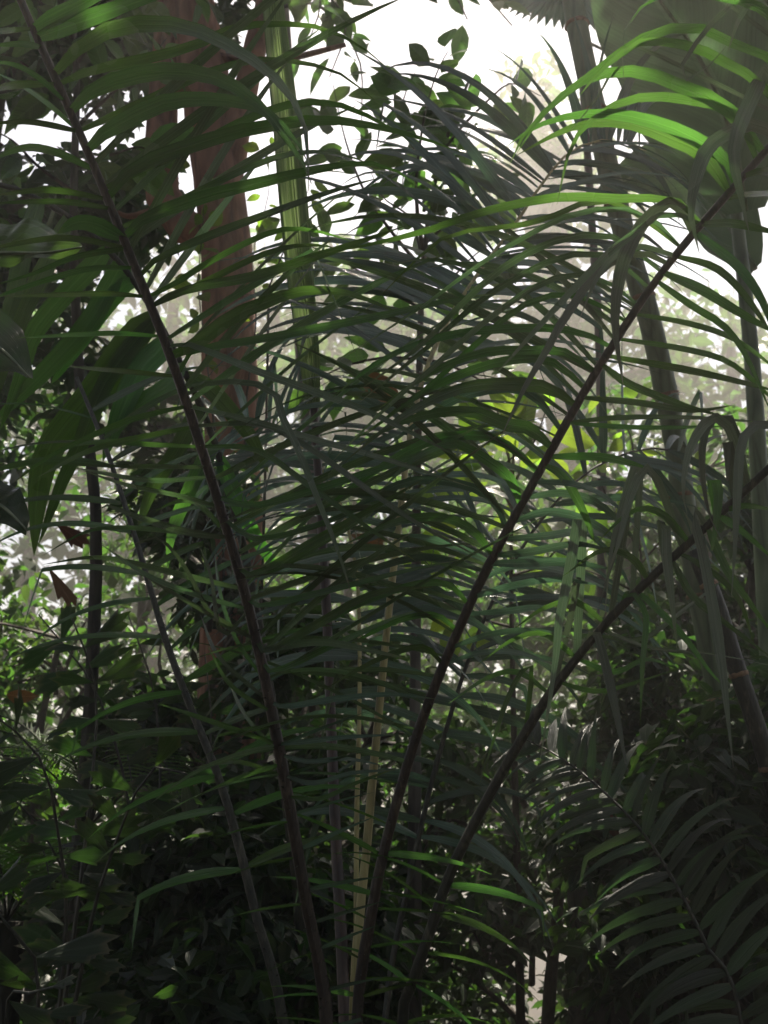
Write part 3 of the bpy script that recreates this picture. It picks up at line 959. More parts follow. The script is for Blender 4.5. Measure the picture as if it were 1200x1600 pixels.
# ================================================================== second palm close behind: blue-green drooping fronds
b2 = P(575, 1600, 4.0)
palm2 = thing('palm', (b2.x, 4.0, gz(b2.x, 4.0)), 'palm with yellow petioles and drooping blue-green leaflets, behind the dark front palm', 'palm')
f5 = [to_pix((b2.x, 4.0, 0.1)), (552, 1620, 3.72), (575, 1300, 3.74), (600, 1030, 3.78), (622, 830, 3.86), (648, 640, 4.05), (690, 520, 4.3), (745, 430, 4.52), (805, 350, 4.7), (845, 290, 4.82), (890, 238, 4.95), (950, 218, 5.1), (1010, 235, 5.25)]
F5 = Frond(palm2, 'frond', f5, 0.0165, 0.005, M['rachis_yellow'])
tA, tB = 0.60, 0.985
F5.grow(48, tA, tB, -1, 88, 60, 0.75, 0.6, 0.046, 1.35, 0.25, 'palm_blue', tw=(-25, 25), crease=0.07, Lmid=1.15, wild=1.7, skip=0.08, jitter=0.25)
F5.grow(44, tA + 0.02, tB, 1, 66, 48, 0.7, 0.5, 0.038, 1.25, 0.2, 'palm_blue', tw=(-25, 25), crease=0.05, Lmid=0.95, wild=1.7, skip=0.08, jitter=0.25)
F5.grow(18, 0.44, 0.60, -1, 95, 88, 0.55, 0.8, 0.028, 1.0, 0.3, 'palm_blue', tw=(-45, 45), wild=2.2, skip=0.15, jitter=0.3, crease=0.2)
F5.grow(18, 0.44, 0.60, 1, 80, 66, 0.5, 0.7, 0.028, 1.0, 0.2, 'palm_blue', tw=(-45, 45), wild=2.2, skip=0.15, jitter=0.3, crease=0.2)
# an older frond bowing to the left, hanging its pleated leaflets
f5c = [to_pix((b2.x - 0.05, 4.0, 0.1)), (556, 1620, 3.8), (557, 1300, 3.85), (562, 1050, 4.0), (555, 880, 4.4), (520, 760, 4.75), (460, 690, 5.05), (390, 660, 5.2), (320, 680, 5.3)]
F6 = Frond(palm2, 'frond', f5c, 0.010, 0.004, M['rachis_yellow'])
F6.grow(36, 0.50, 0.98, -1, 80, 60, 0.6, 0.5, 0.032, 2.0, 0.1, 'palm_blue', tw=(-35, 35), Lmid=0.9, wild=2.0, skip=0.12, jitter=0.3, crease=0.15)
F6.grow(36, 0.50, 0.98, 1, 80, 60, 0.6, 0.5, 0.032, 1.6, 0.1, 'palm_blue', tw=(-35, 35), Lmid=0.9, wild=2.0, skip=0.12, jitter=0.3, crease=0.15)
# right hand frond, hidden by the front palm for most of its length
f5d = [to_pix((b2.x + 0.08, 4.05, 0.1)), (600, 1620, 4.5), (650, 1330, 4.55), (700, 1130, 4.6), (760, 960, 4.7), (840, 820, 4.8), (930, 730, 4.95), (1030, 700, 5.1), (1110, 730, 5.25)]
F7 = Frond(palm2, 'frond', f5d, 0.014, 0.004, M['rachis_green'])
F7.grow(36, 0.40, 0.98, -1, 85, 60, 0.55, 0.45, 0.029, 1.3, 0.2, 'palm_blue', tw=(-40, 40), Lmid=0.9, wild=2.2, skip=0.15, jitter=0.3, crease=0.18)
F7.grow(36, 0.40, 0.98, 1, 75, 55, 0.55, 0.45, 0.029, 1.3, 0.2, 'palm_blue', tw=(-40, 40), Lmid=0.9, wild=2.2, skip=0.15, jitter=0.3, crease=0.18)

# ================================================================== strap-leaved palm on the left
b3 = P(440, 1600, 5.3)
palm3 = thing('palm', (b3.x, 5.3, gz(b3.x, 5.3)), 'palm at the left with wide green strap leaflets hanging behind the front frond', 'palm')
f7 = [to_pix((b3.x, 5.3, 0.1)), (470, 1500, 5.25), (440, 1200, 5.15), (390, 900, 5.0), (335, 690, 4.85), (268, 540, 4.7), (195, 420, 4.6), (110, 340, 4.5), (10, 290, 4.45), (-80, 275, 4.4)]
F8 = Frond(palm3, 'frond', f7, 0.028, 0.01, M['rachis_green'])
for c, w in [([(170, 392), (147, 412), (100, 460), (50, 523), (33, 583), (0, 672)], 40), ([(200, 428), (187, 418), (143, 500), (83, 567), (17, 633), (-15, 668)], 40),
             ([(245, 500), (233, 500), (200, 537), (150, 610), (83, 690), (60, 760), (53, 870)], 62), ([(210, 435), (200, 440), (160, 485), (120, 540), (80, 600)], 34),
             ([(262, 535), (247, 550), (217, 583), (187, 650), (160, 722)], 46), ([(280, 560), (265, 600), (215, 635), (170, 690)], 34),
             ([(240, 490), (190, 560), (157, 612), (127, 690), (97, 752), (60, 852)], 34), ([(110, 340), (80, 400), (40, 480), (10, 560), (-10, 640)], 34),
             ([(60, 312), (40, 380), (20, 470), (-15, 560)], 36), ([(310, 640), (280, 700), (240, 760), (215, 830)], 34), ([(330, 690), (300, 760), (270, 830), (262, 890)], 32),
             ([(345, 720), (370, 780), (400, 840), (440, 900)], 30), ([(290, 590), (330, 610), (390, 680), (420, 740)], 32)]:
    F8.traced(c, w, rnd.uniform(-0.2, 0.2), rnd.uniform(-20, 20), 'strap', 'strap', 0.14)

# ================================================================== leaf templates shared between alike leaves
def ovate_mesh(name, mat, width=0.42, fold=0.18, curl=0.15, tip=0.12):
    rows = [(0.0, 0.02), (0.10, 0.45), (0.28, 0.92), (0.5, 1.0), (0.72, 0.72), (0.88, 0.32), (1.0, 0.01)]
    V, F, UV = [], [], []
    for v, w in rows:
        z = -curl * v * v
        h = w * width * 0.5
        V += [(-h, v, z + fold * h), (0, v, z), (h, v, z + fold * h)]
        UV += [(0.5 - 0.5 * max(w, 0.1), v), (0.5, v), (0.5 + 0.5 * max(w, 0.1), v)]
    for i in range(len(rows) - 1):
        a = i * 3
        F += [(a, a + 1, a + 4, a + 3), (a + 1, a + 2, a + 5, a + 4)]
    return make_mesh(name, V, F, UV, mat)


def fishtail_mesh(name, mat, seed):
    r = random.Random(seed)
    n = 7
    V, F, UV = [(0, 0, 0)], [], [(0.5, 0)]
    for row in (0.45, 1.0):
        for k in range(n):
            f = k / (n - 1) - 0.5
            a = f * 0.95
            L = row * (1.0 - 0.42 * abs(f + 0.2) ** 1.2)
            if row == 1.0:
                L *= 1 - (0.13 if k % 2 else 0) - r.uniform(0, 0.12)
            V.append((math.sin(a) * L * 0.62, math.cos(a) * L, (0.03 if k % 2 else -0.02) * row - 0.08 * L * L))
            UV.append((f + 0.5, row))
    for k in range(n - 1):
        F.append((0, 2 + k, 1 + k))
        F.append((1 + k, 2 + k, 2 + k + n, 1 + k + n))
    return make_mesh(name, V, F, UV, mat)


OV = [ovate_mesh('leaf', M['ovate'], w, f, c) for w, f, c in ((0.46, 0.2, 0.18), (0.52, 0.12, 0.3), (0.40, 0.3, 0.1))]
OVY = [ovate_mesh('leaf', M['ovate_yellow'], w, f, c) for w, f, c in ((0.55, 0.1, 0.15), (0.60, 0.15, 0.25))]
OVD = [ovate_mesh('leaf', M['dead'], w, f, c) for w, f, c in ((0.45, 0.5, 0.5), (0.5, 0.3, 0.6))]
FT = [fishtail_mesh('leaf', M['fishtail'], s) for s in range(5)]
FTD = [fishtail_mesh('leaf', M['dead'], 11)]


def place_leaf(meshes, base, d, nrm, size, parent, name='leaf'):
    """A leaf object from a shared mesh: its length runs along d, its face looks along nrm."""
    o = link(name, meshes[rnd.randrange(len(meshes))], base, parent)
    d = Vector(d).normalized()
    n_ = Vector(nrm)
    n_ = n_ - d * n_.dot(d)
    if n_.length < 1e-4:
        n_ = d.orthogonal()
    n_.normalize()
    x = d.cross(n_)
    from mathutils import Matrix
    mt = Matrix((x, d, n_)).transposed()
    o.rotation_mode = 'QUATERNION'
    o.rotation_quaternion = mt.to_quaternion()
    o.scale = (size,) * 3
    return o


def rvec(s=1.0):
    return Vector((rnd.uniform(-s, s), rnd.uniform(-s, s), rnd.uniform(-s, s)))


# ------------------------------------------------------------------ numpy leaf clouds (tree crowns, ground cover)
TPL_V = np.array([(0, 0, 0), (-.22, .33, .05), (0, .33, 0), (.22, .33, .05), (-.17, .68, .0), (0, .68, -.06), (.17, .68, .0), (0, 1, -.16)], dtype=np.float32)
TPL_F = np.array([(0, 2, 1, 1), (0, 3, 2, 2), (1, 2, 5, 4), (2, 3, 6, 5), (4, 5, 7, 7), (5, 6, 7, 7)], dtype=np.int32)
TPL_T = np.array([(0, 2, 1), (0, 3, 2), (1, 2, 5), (1, 5, 4), (2, 3, 6), (2, 6, 5), (4, 5, 7), (5, 6, 7)], dtype=np.int32)
TPL_UV = np.array([(.5, 0), (.05, .33), (.5, .33), (.95, .33), (.1, .68), (.5, .68), (.9, .68), (.5, 1)], dtype=np.float32)


# leaves cut away along the sun's rays so that chosen plants below are lit
SUN_GAPS = [(P(800, 640, 6.6), 0.55), (P(800, 860, 6.6), 0.3), (P(90, 1550, 3.9), 0.22), (P(885, 1190, 3.66), 0.16), (P(110, 1250, 6.6), 0.45), (P(850, 860, 3.9), 0.25), (P(560, 590, 5.6), 0.25), (P(400, 520, 6.6), 0.4), (P(1000, 160, 2.9), 0.2), (P(700, 640, 3.6), 0.12), (P(440, 120, 4.6), 0.14), (P(455, 270, 4.55), 0.14), (P(472, 450, 4.45), 0.14), (P(50, 370, 3.85), 0.25), (P(1000, 700, 7.3), 0.4), (P(900, 870, 7.2), 0.25), (P(840, 760, 3.3), 0.2), (P(760, 420, 4.6), 0.3), (P(625, 800, 4.5), 0.12), (P(605, 1000, 4.45), 0.12), (P(585, 1200, 4.42), 0.12)]


def leaf_cloud(name, C, size, mat, parent=None, origin=None, droop=0.5, widen=1.0, tint=(0, 1), facing_up=0.6):
    """C: (n,3) leaf bases. One mesh of separate little leaves."""
    C = np.asarray(C, dtype=np.float32)
    sv = np.array(to_sun, dtype=np.float32)
    for g, rad in SUN_GAPS:
        rel = C - np.array(g, dtype=np.float32)
        along = rel @ sv
        dist = np.linalg.norm(rel - along[:, None] * sv, axis=1)
        C = C[~((along > 1.2) & (dist < rad))]
    n = len(C)
    d = nrng.normal(size=(n, 3)).astype(np.float32)
    d[:, 2] = d[:, 2] * 0.5 - droop
    d /= np.linalg.norm(d, axis=1, keepdims=True)
    up = nrng.normal(size=(n, 3)).astype(np.float32) * (1 - facing_up)
    up[:, 2] += facing_up
    x = np.cross(d, up)
    x /= np.linalg.norm(x, axis=1, keepdims=True) + 1e-9
    z = np.cross(x, d)
    s = (size * nrng.uniform(0.6, 1.25, size=(n, 1))).astype(np.float32)
    V = C[:, None, :] + s[:, :, None] * (TPL_V[None, :, 0:1] * widen * x[:, None, :] + TPL_V[None, :, 1:2] * d[:, None, :] + TPL_V[None, :, 2:3] * z[:, None, :])
    F = (TPL_T[None] + (np.arange(n, dtype=np.int32) * 8)[:, None, None]).reshape(-1, 3)
    UV = np.broadcast_to(TPL_UV[None], (n, 8, 2)).reshape(-1, 2)
    t = np.repeat(nrng.uniform(tint[0], tint[1], n), 8)
    org = WORLD[parent] if (origin is None and parent is not None) else (origin or Vector((0, 0, 0)))
    me = big_mesh(name, V.reshape(-1, 3), F, UV, mat, org, t)
    return link(name, me, org, parent)


def blob_points(centers, radii, n, shell=0.55, squash=0.75):
    centers = np.asarray(centers, dtype=np.float32)
    radii = np.asarray(radii, dtype=np.float32)
    pick = nrng.choice(len(centers), size=n, p=radii ** 2 / np.sum(radii ** 2))
    d = nrng.normal(size=(n, 3))
    d /= np.linalg.norm(d, axis=1, keepdims=True)
    r = (shell + (1 - shell) * nrng.random((n, 1)) ** 0.6)
    d[:, 2] *= squash
    return centers[pick] + d * r * radii[pick][:, None]


def sub_clumps(center, radius, k, small):
    """Split a crown lobe into small leafy clumps so that gaps stay open between them."""
    out, rr = [], []
    for _ in range(k):
        v = rvec(1)
        while v.length > 1:
            v = rvec(1)
        out.append(Vector(center) + Vector((v.x, v.y, v.z * 0.8)) * radius)
        rr.append(small * rnd.uniform(0.6, 1.3))
    return out, rr


def tree(name, label, base, trunk, r0, r1, limbs, lobes, n_leaves, leaf, bark, mat, cat='tree', group=None, clump=0.45, per=9, rough=0.1, sides=14, droop=0.5):
    """trunk: world points; limbs: list of (points, r0, r1); lobes: (centre, radius)."""
    base = Vector(base)
    t = thing(name, base, label, cat, group)
    pts = catmull([Vector(p) for p in trunk], 20)
    tube('trunk', pts, [r0 + (r1 - r0) * i / 20 for i in range(21)], bark, t, sides, rough, 1.0, rnd.uniform(0, 90))
    for lp, a, b in limbs:
        q = catmull([Vector(p) for p in lp], 10)
        tube('limb', q, [a + (b - a) * i / 10 for i in range(11)], bark, t, 8, rough, 1.0, rnd.uniform(0, 90))
    if n_leaves:
        C, RR = [], []
        for c, r in lobes:
            cc, rr = sub_clumps(c, r, max(3, int(per * r * r)), clump)
            C += cc
            RR += rr
        # twigs that carry the clumps
        V, F, UV = [], [], []
        allc = [(Vector(c), r) for c, r in lobes]
        for c in C[:220]:
            lc = min(allc, key=lambda q: (q[0] - c).length)[0]
            src = min(pts + [lc], key=lambda q: (q - c).length) if (lc - c).length > 2 else lc
            pth = catmull([src, src.lerp(c, 0.5) + rvec(0.12), c], 5)
            v, f, u = tube_data(pth, [0.018 - 0.0028 * i for i in range(6)], 4, 0, 1, False)
            o = len(V)
            V += v
            UV += u
            F += [tuple(i + o for i in ff) for ff in f]
        me = make_mesh('twigs', V, F, UV, bark, True, base)
        tw = link('twigs', me, base, t)
        tw['kind'] = 'stuff'
        pt = blob_points([tuple(c) for c in C], RR, n_leaves, 0.25)
        cr = leaf_cloud('crown', pt, leaf, mat, t, droop=droop)
        cr['kind'] = 'stuff'
    return t


# ================================================================== tree with flaking red-brown bark
def w(px, py, Y):
    return P(px, py, Y)


rb = w(362, 640, 7.0)
red_base = Vector((rb.x, 7.0, gz(rb.x, 7.0)))
tree('tree', 'tree with flaking red-brown bark and a forked trunk behind the left frond', red_base,
     [red_base - Vector((0, 0, 0.2)), w(365, 900, 7.0), w(362, 640, 7.0), w(357, 470, 7.0), w(350, 350, 7.0), w(338, 250, 7.0), w(322, 150, 7.05), w(305, 40, 7.1), w(285, -90, 7.2), w(260, -260, 7.4)], 0.20, 0.13,
     [([w(352, 300, 7.0), w(372, 190, 6.95), w(395, 90, 6.9), w(425, -40, 6.85), (w(450, -160, 6.8))], 0.10, 0.05),
      ([w(356, 385, 7.0), w(310, 365, 7.0), w(265, 335, 7.05), w(250, 260, 7.1), w(256, 120, 7.15), w(262, -20, 7.2), w(240, -160, 7.3)], 0.12, 0.075),
      ([w(330, 90, 7.05), w(380, 95, 7.0), w(450, 92, 6.9), w(540, 70, 6.8)], 0.035, 0.015),
      ([w(240, 330, 7.05), w(200, 338, 7.0), w(180, 328, 7.0)], 0.03, 0.01)],
     [(w(330, -190, 7.5), 1.5), (w(120, -120, 7.6), 1.5), (w(500, -300, 7.3), 1.2), (w(200, -330, 8), 1.6)], 7000, 0.17, M['bark_red'], M['crown_shaded'], rough=0.22, sides=20)

# ringed cane palm on the right, leaning
cane = [(888, -40, 5.2), (900, 30, 5.2), (915, 105, 5.2), (935, 195, 5.22), (955, 285, 5.25), (985, 400, 5.3), (1020, 520, 5.35), (1055, 690, 5.45), (1078, 850, 5.5)]
cp = [P(*p) for p in cane][::-1]
cb = Vector((cp[0].x + 0.25, 5.6, 0))
cb.z = gz(cb.x, cb.y)
ct = thing('cane_palm', cb, 'leaning ringed grey-green palm cane in front of the big paddle leaf', 'palm')
cpath = catmull([cb - Vector((0, 0, 0.1)), cb.lerp(cp[0], 0.5) + Vector((0.06, 0, 0))] + cp + [P(868, -160, 5.2), P(845, -330, 5.2)], 60)
tube('stem', cpath, [0.056 - 0.006 * i / 60 + (0.003 if i % 4 == 0 else 0) for i in range(61)], M['cane'], ct, 16, 0.03)
for i in range(4, 60, 4):
    p0, p1 = cpath[i], cpath[i + 1]
    d = (p1 - p0).normalized()
    tube('leaf_scar', [p0 - d * 0.012, p0 - d * 0.005, p0 + d * 0.005, p0 + d * 0.012], [0.0555, 0.0605, 0.0605, 0.0555], M['cane_ring'], ct, 16, 0.08)

# second, darker cane on the right edge
c2 = [(1085, 860, 4.6), (1120, 945, 4.6), (1150, 1040, 4.6), (1190, 1160, 4.62), (1222, 1280, 4.65), (1260, 1450, 4.7)]
p2 = [P(*p) for p in c2][::-1]
b_ = Vector((p2[0].x + 0.1, 4.75, 0))
b_.z = gz(b_.x, b_.y)
t2 = thing('cane_palm', b_, 'thick ringed cane leaning at the right edge below the grey hanging leaflets', 'palm')
q2 = catmull([b_ - Vector((0, 0, .1))] + p2, 40)
tube('stem', q2, [0.042 - 0.010 * i / 40 for i in range(41)], M['rachis_green'], t2, 14, 0.03)
for i in range(3, 40, 5):
    d = (q2[i + 1] - q2[i]).normalized()
    r_ = 0.042 - 0.010 * i / 40
    tube('leaf_scar', [q2[i] - d * 0.01, q2[i] - d * 0.004, q2[i] + d * 0.004, q2[i] + d * 0.01], [r_, r_ * 1.08, r_ * 1.08, r_], M['cane_ring'], t2, 14, 0.08)


# ================================================================== paddle-leaved (banana-like) plants
def paddle(parent, rib, halfL, halfR, mat, nrm_hint, waves=0.02, torn=0.0):
    """rib: world points from petiole end to tip; half widths (m) at evenly spaced stations."""
    n = 26
    path = catmull(rib, n)
    T, _ = frames(path)
    V, F, UV = [], [], []
    m_ = 6
    ph = rnd.uniform(0, 6)
    for i, p in enumerate(path):
        v = i / n
        W = T[i].cross(nrm_hint)
        W.normalize()
        Nn = W.cross(T[i])

        def hw(a):
            x = v * (len(a) - 1)
            k = min(int(x), len(a) - 2)
            return a[k] + (a[k + 1] - a[k]) * (x - k)
        for j in range(-m_, m_ + 1):
            f = j / m_
            h = hw(halfR if j > 0 else halfL) * abs(f)
            sag = -0.10 * h * abs(f) + waves * abs(f) * math.sin(ph + v * 21 + (1 if j > 0 else 4))
            V.append(p + W * (math.copysign(h, f) if j else 0) + Nn * sag)
            UV.append((0.5 + 0.5 * f, v * 0.74))
    wd = 2 * m_ + 1
    for i in range(n):
        for j in range(wd - 1):
            a = i * wd + j
            F.append((a, a + 1, a + wd + 1, a + wd))
    me = make_mesh('leaf', V, F, UV, mat, True, path[0])
    o = link('leaf', me, path[0], parent)
    tube('midrib', path, [0.016 - 0.013 * i / n for i in range(n + 1)], M['cane'], o, 6)
    return o


bb = Vector((P(1190, 900, 5.9).x, 6.0, 0))
bb.z = gz(bb.x, bb.y)
ban = thing('banana_plant', bb, 'plant with huge grey-green paddle leaves in the upper right corner', 'banana plant')
tube('pseudostem', catmull([bb - Vector((0, 0, .1)), P(1190, 800, 6.0), P(1175, 560, 6.0), P(1150, 330, 6.0), P(1135, 200, 6.0)], 16), [0.075 - 0.045 * i / 16 for i in range(17)], M['cane'], ban, 14, 0.05)
cam_n = Vector((0.1, -0.9, 0.25))
paddle(ban, [P(1165, 330, 5.9), P(1150, 240, 5.75), P(1122, 150, 5.6), P(1080, 70, 5.45), P(1030, 0, 5.35), P(970, -80, 5.3), P(900, -150, 5.3)], [0.10, 0.34, 0.42, 0.40, 0.34, 0.2, 0.02], [0.1, 0.3, 0.42, 0.42, 0.36, 0.2, 0.02], M['paddle'], Vector((-0.1, -0.85, -0.35)))
paddle(ban, [P(1175, 300, 6.0), P(1200, 160, 6.0), P(1240, 20, 6.0), P(1300, -120, 5.9)], [0.06, 0.36, 0.42, 0.3, 0.02], [0.06, 0.36, 0.42, 0.3, 0.02], M['paddle'], Vector((0.25, -0.9, -0.2)))
paddle(ban, [P(1180, 420, 6.1), P(1100, 300, 6.3), P(1010, 270, 6.5), P(930, 310, 6.7)], [0.05, 0.2, 0.24, 0.17, 0.02], [0.05, 0.2, 0.24, 0.17, 0.02], M['paddle'], Vector((0.0, -0.5, -0.85)))

lb = Vector((P(-240, 900, 3.9).x, 3.95, 0))
lb.z = gz(lb.x, lb.y)
ban2 = thing('banana_plant', lb, 'plant with broad rounded paddle leaves reaching in from the left edge', 'banana plant')
tube('pseudostem', catmull([lb - Vector((0, 0, .1)), P(-240, 900, 3.95), P(-200, 650, 3.95), P(-120, 480, 3.95)], 14), [0.08 - 0.045 * i / 14 for i in range(15)], M['cane'], ban2, 12, 0.05)
paddle(ban2, [P(-120, 480, 3.95), P(-70, 405, 3.9), P(0, 396, 3.85), P(70, 395, 3.8), P(128, 386, 3.78)], [0.03, 0.15, 0.19, 0.15, 0.01], [0.02, 0.04, 0.05, 0.04, 0.01], M['palm_bright'], Vector((0, -0.9, 0.3)))
paddle(ban2, [P(-120, 640, 3.95), P(-60, 520, 3.9), P(0, 545, 3.85), P(46, 590, 3.8)], [0.03, 0.12, 0.12, 0.01], [0.03, 0.10, 0.10, 0.01], M['fishtail'], Vector((0, -0.9, 0.3)))
paddle(ban2, [P(-110, 830, 3.95), P(-50, 780, 3.9), P(0, 790, 3.85), P(42, 828, 3.8)], [0.03, 0.09, 0.09, 0.01], [0.03, 0.09, 0.09, 0.01], M['fishtail'], Vector((0, -0.9, 0.3)))


# ================================================================== broad-leaved tree in the bright gap, each leaf its own
def leafy_branch(parent, pix, r, n, size, meshes, bark='twig', spread=0.5, tmin=0.15, hang=0.5):
    pts = catmull([P(*p) for p in pix], 14)
    br = tube('branch', pts, [r * (1 - 0.8 * i / 14) for i in range(15)], M[bark], parent, 6, 0.1)
    T, _ = frames(pts)
    for k in range(n):
        t = tmin + (1 - tmin) * (k + rnd.random()) / n
        x = t * 14
        i = min(int(x), 13)
        p = pts[i].lerp(pts[i + 1], x - i)
        out = rvec(1)
        out -= T[i] * out.dot(T[i])
        out.normalize()
        d = out * 0.9 + T[i] * 0.5 + Vector((0, 0, -hang * rnd.uniform(0.2, 1.3)))
        d.normalize()
        off = rnd.uniform(0.2, 1) * spread * size
        b = p + out * off
        nrm = ZUP * 0.7 + rvec(0.9)
        o = place_leaf(meshes, b, d, nrm, size * rnd.uniform(0.6, 1.2), br)
    return br


gb = P(640, 700, 6.2)
gap_base = Vector((gb.x, 6.4, gz(gb.x, 6.4)))
gap = thing('tree', gap_base, 'slender broad-leaved tree, dark oval leaves against the bright white gap at top', 'tree')
tube('trunk', catmull([gap_base - Vector((0, 0, .1)), P(650, 900, 6.3), P(655, 600, 6.2), P(662, 400, 6.1), P(690, 240, 6.0), P(735, 120, 5.9)], 20), [0.045 - 0.037 * i / 20 for i in range(21)], M['bark_grey'], gap, 8, 0.1)
SZ = 0.21
for pix, r, n, s in [
    ([(662, 400, 6.1), (650, 300, 6.0), (660, 200, 5.9), (680, 120, 5.85), (700, 80, 5.8)], 0.014, 34, SZ),
    ([(690, 240, 6.0), (720, 200, 5.9), (770, 150, 5.8), (800, 130, 5.75), (845, 150, 5.7)], 0.010, 16, SZ * 0.85),
    ([(680, 260, 6.0), (640, 220, 6.0), (630, 160, 6.0), (650, 110, 6.0)], 0.010, 18, SZ),
    ([(660, 420, 6.1), (610, 360, 6.2), (570, 300, 6.2), (540, 220, 6.2), (520, 130, 6.2)], 0.012, 24, SZ * 1.1),
    ([(655, 480, 6.2), (600, 450, 6.3), (540, 410, 6.3), (480, 380, 6.3), (440, 330, 6.3)], 0.010, 20, SZ),
    ([(665, 380, 6.1), (710, 340, 6.1), (750, 300, 6.1), (790, 290, 6.1)], 0.010, 22, SZ),
    ([(660, 400, 6.1), (640, 340, 6.2), (600, 310, 6.2), (580, 270, 6.2)], 0.010, 22, SZ),
    ([(655, 470, 6.2), (700, 440, 6.2), (740, 400, 6.2), (770, 380, 6.2)], 0.010, 18, SZ),
    ([(648, 560, 6.2), (590, 560, 6.3), (520, 580, 6.3), (470, 620, 6.3)], 0.010, 16, SZ),
    ([(652, 560, 6.2), (700, 570, 6.2), (760, 600, 6.2), (800, 640, 6.2)], 0.010, 14, SZ),
    ([(662, 330, 6.1), (690, 290, 6.1), (720, 260, 6.1), (735, 215, 6.1)], 0.010, 20, SZ),
]:
    leafy_branch(gap, pix, r, n, s, OV)

# large-leaved limb hanging in from above the frame
hb = Vector((P(510, 900, 9.4).x, 9.4, 0))
hb.z = gz(hb.x, hb.y)
hang_tree = tree('tree', 'tall tree behind, large soft leaves hanging into the white gap from the top', hb,
                 [hb - Vector((0, 0, .2)), P(500, 900, 9.4), P(464, 400, 9.6), P(440, 0, 9.6), P(425, -300, 9.6)], 0.10, 0.06, [], [], 0, 0.2, M['bark_grey'], M['crown'])
for pix, r, n, s in [
    ([(436, -60, 9.6), (560, -120, 8.8), (720, -40, 8.0), (800, 40, 7.8)], 0.03, 12, 0.30),
    ([(436, -80, 9.6), (560, -90, 8.8), (690, -30, 8.2), (730, 30, 8.0)], 0.03, 12, 0.28),
    ([(440, -30, 9.6), (500, -20, 8.6), (540, 40, 8.2), (515, 120, 8.0)], 0.02, 16, 0.28),
    ([(440, -60, 9.6), (490, -50, 8.6), (500, 10, 8.2), (480, 70, 8.0)], 0.02, 14, 0.28),
    ([(442, 10, 9.6), (500, 10, 8.8), (560, 90, 8.4), (565, 190, 8.3)], 0.02, 16, 0.26)]:
    leafy_branch(hang_tree, pix, r, n, s, OV, hang=0.9)

# broad leaves in the upper left, behind the front frond
ul = Vector((P(150, 900, 6.0).x, 6.0, 0))
ul.z = gz(ul.x, ul.y)
ult = thing('tree', ul, 'small broad-leaved tree in the upper left, dark leaves with white specks of light between', 'tree')
tube('trunk', catmull([ul - Vector((0, 0, .1)), P(150, 900, 6.0), P(125, 600, 6.0), P(115, 350, 6.0), P(120, 120, 6.0), P(110, -80, 6.0)], 20), [0.045 - 0.03 * i / 20 for i in range(21)], M['bark_dark'], ult, 8, 0.15)
for pix, n in [([(118, 200, 6.0), (170, 150, 5.9), (220, 110, 5.8), (260, 60, 5.8)], 12), ([(117, 260, 6.0), (180, 240, 5.9), (220, 230, 5.8), (250, 250, 5.8)], 12), ([(118, 180, 6.0), (60, 120, 5.9), (20, 90, 5.8), (-30, 80, 5.8)], 14),
               ([(120, 100, 6.0), (160, 40, 5.9), (210, 10, 5.9), (250, -30, 5.9)], 14), ([(115, 300, 6.0), (60, 260, 5.9), (20, 220, 5.8), (-20, 200, 5.8)], 14), ([(115, 60, 6.0), (70, 10, 6.0), (30, -20, 6.0)], 12),
               ([(110, 430, 6.0), (60, 400, 6.0), (20, 350, 6.0), (-20, 330, 6.0)], 12), ([(120, 20, 6.0), (200, -20, 6.1), (280, -30, 6.2), (330, 10, 6.3)], 16)]:
    leafy_branch(ult, pix, 0.012, n, 0.24, OV, hang=0.8)


# fan palm in the mist at the top
def fan_leaf(parent, c, r, a0, a1, tilt_n, n=26):
    V, F, UV = [Vector(c)], [], [(0.5, 0)]
    nn = Vector(tilt_n).normalized()
    X = RT - nn * RT.dot(nn)
    X.normalize()
    Yv = nn.cross(X)
    for ring, f in ((0, 0.55), (1, 1.0)):
        for k in range(n * 2 + 1):
            a = R(a0 + (a1 - a0) * k / (2 * n))
            rr = r * f * ((0.84 if (k % 2 and ring) else 1.0))
            z = (0.02 if k % 2 else -0.02) * f * r * 2 - 0.18 * r * f * f
            V.append(Vector(c) + X * (math.cos(a) * rr) + Yv * (math.sin(a) * rr) + nn * z)
            UV.append((k / (2 * n), f))
    m_ = 2 * n + 1
    for k in range(2 * n):
        F.append((0, 1 + k, 2 + k))
        F.append((1 + k, 1 + k + m_, 2 + k + m_, 2 + k))
    me = make_mesh('leaf', V, F, UV, M['palm_blue'], False, c)
    return link('leaf', me, c, parent)


fpb = Vector((P(900, 900, 8.6).x, 8.6, 0))
fpb.z = gz(fpb.x, fpb.y)
fan = thing('fan_palm', fpb, 'pale fan palm with pleated leaves in the mist beside the top of the leaning cane', 'palm')
hubp = P(905, 60, 8.6)
tube('trunk', catmull([fpb - Vector((0, 0, .1)), P(940, 700, 8.6), P(925, 350, 8.6), hubp], 20), [0.04 - 0.0006 * i for i in range(21)], M['bark_grey'], fan, 12, 0.1)
for c, r, a0, a1, nn in [((878, -20, 8.2), 0.55, 170, 350, (0.1, -0.8, 0.5)), ((1010, 150, 8.5), 0.4, 190, 350, (0, -0.7, 0.6))]:
    cc = P(*c)
    lf = fan_leaf(fan, cc, r, a0, a1, nn)
    tube('petiole', catmull([hubp, hubp.lerp(cc, 0.5) + Vector((0, 0, 0.1)), cc], 8), [0.014 - 0.0008 * i for i in range(9)], M['cane'], lf, 6)

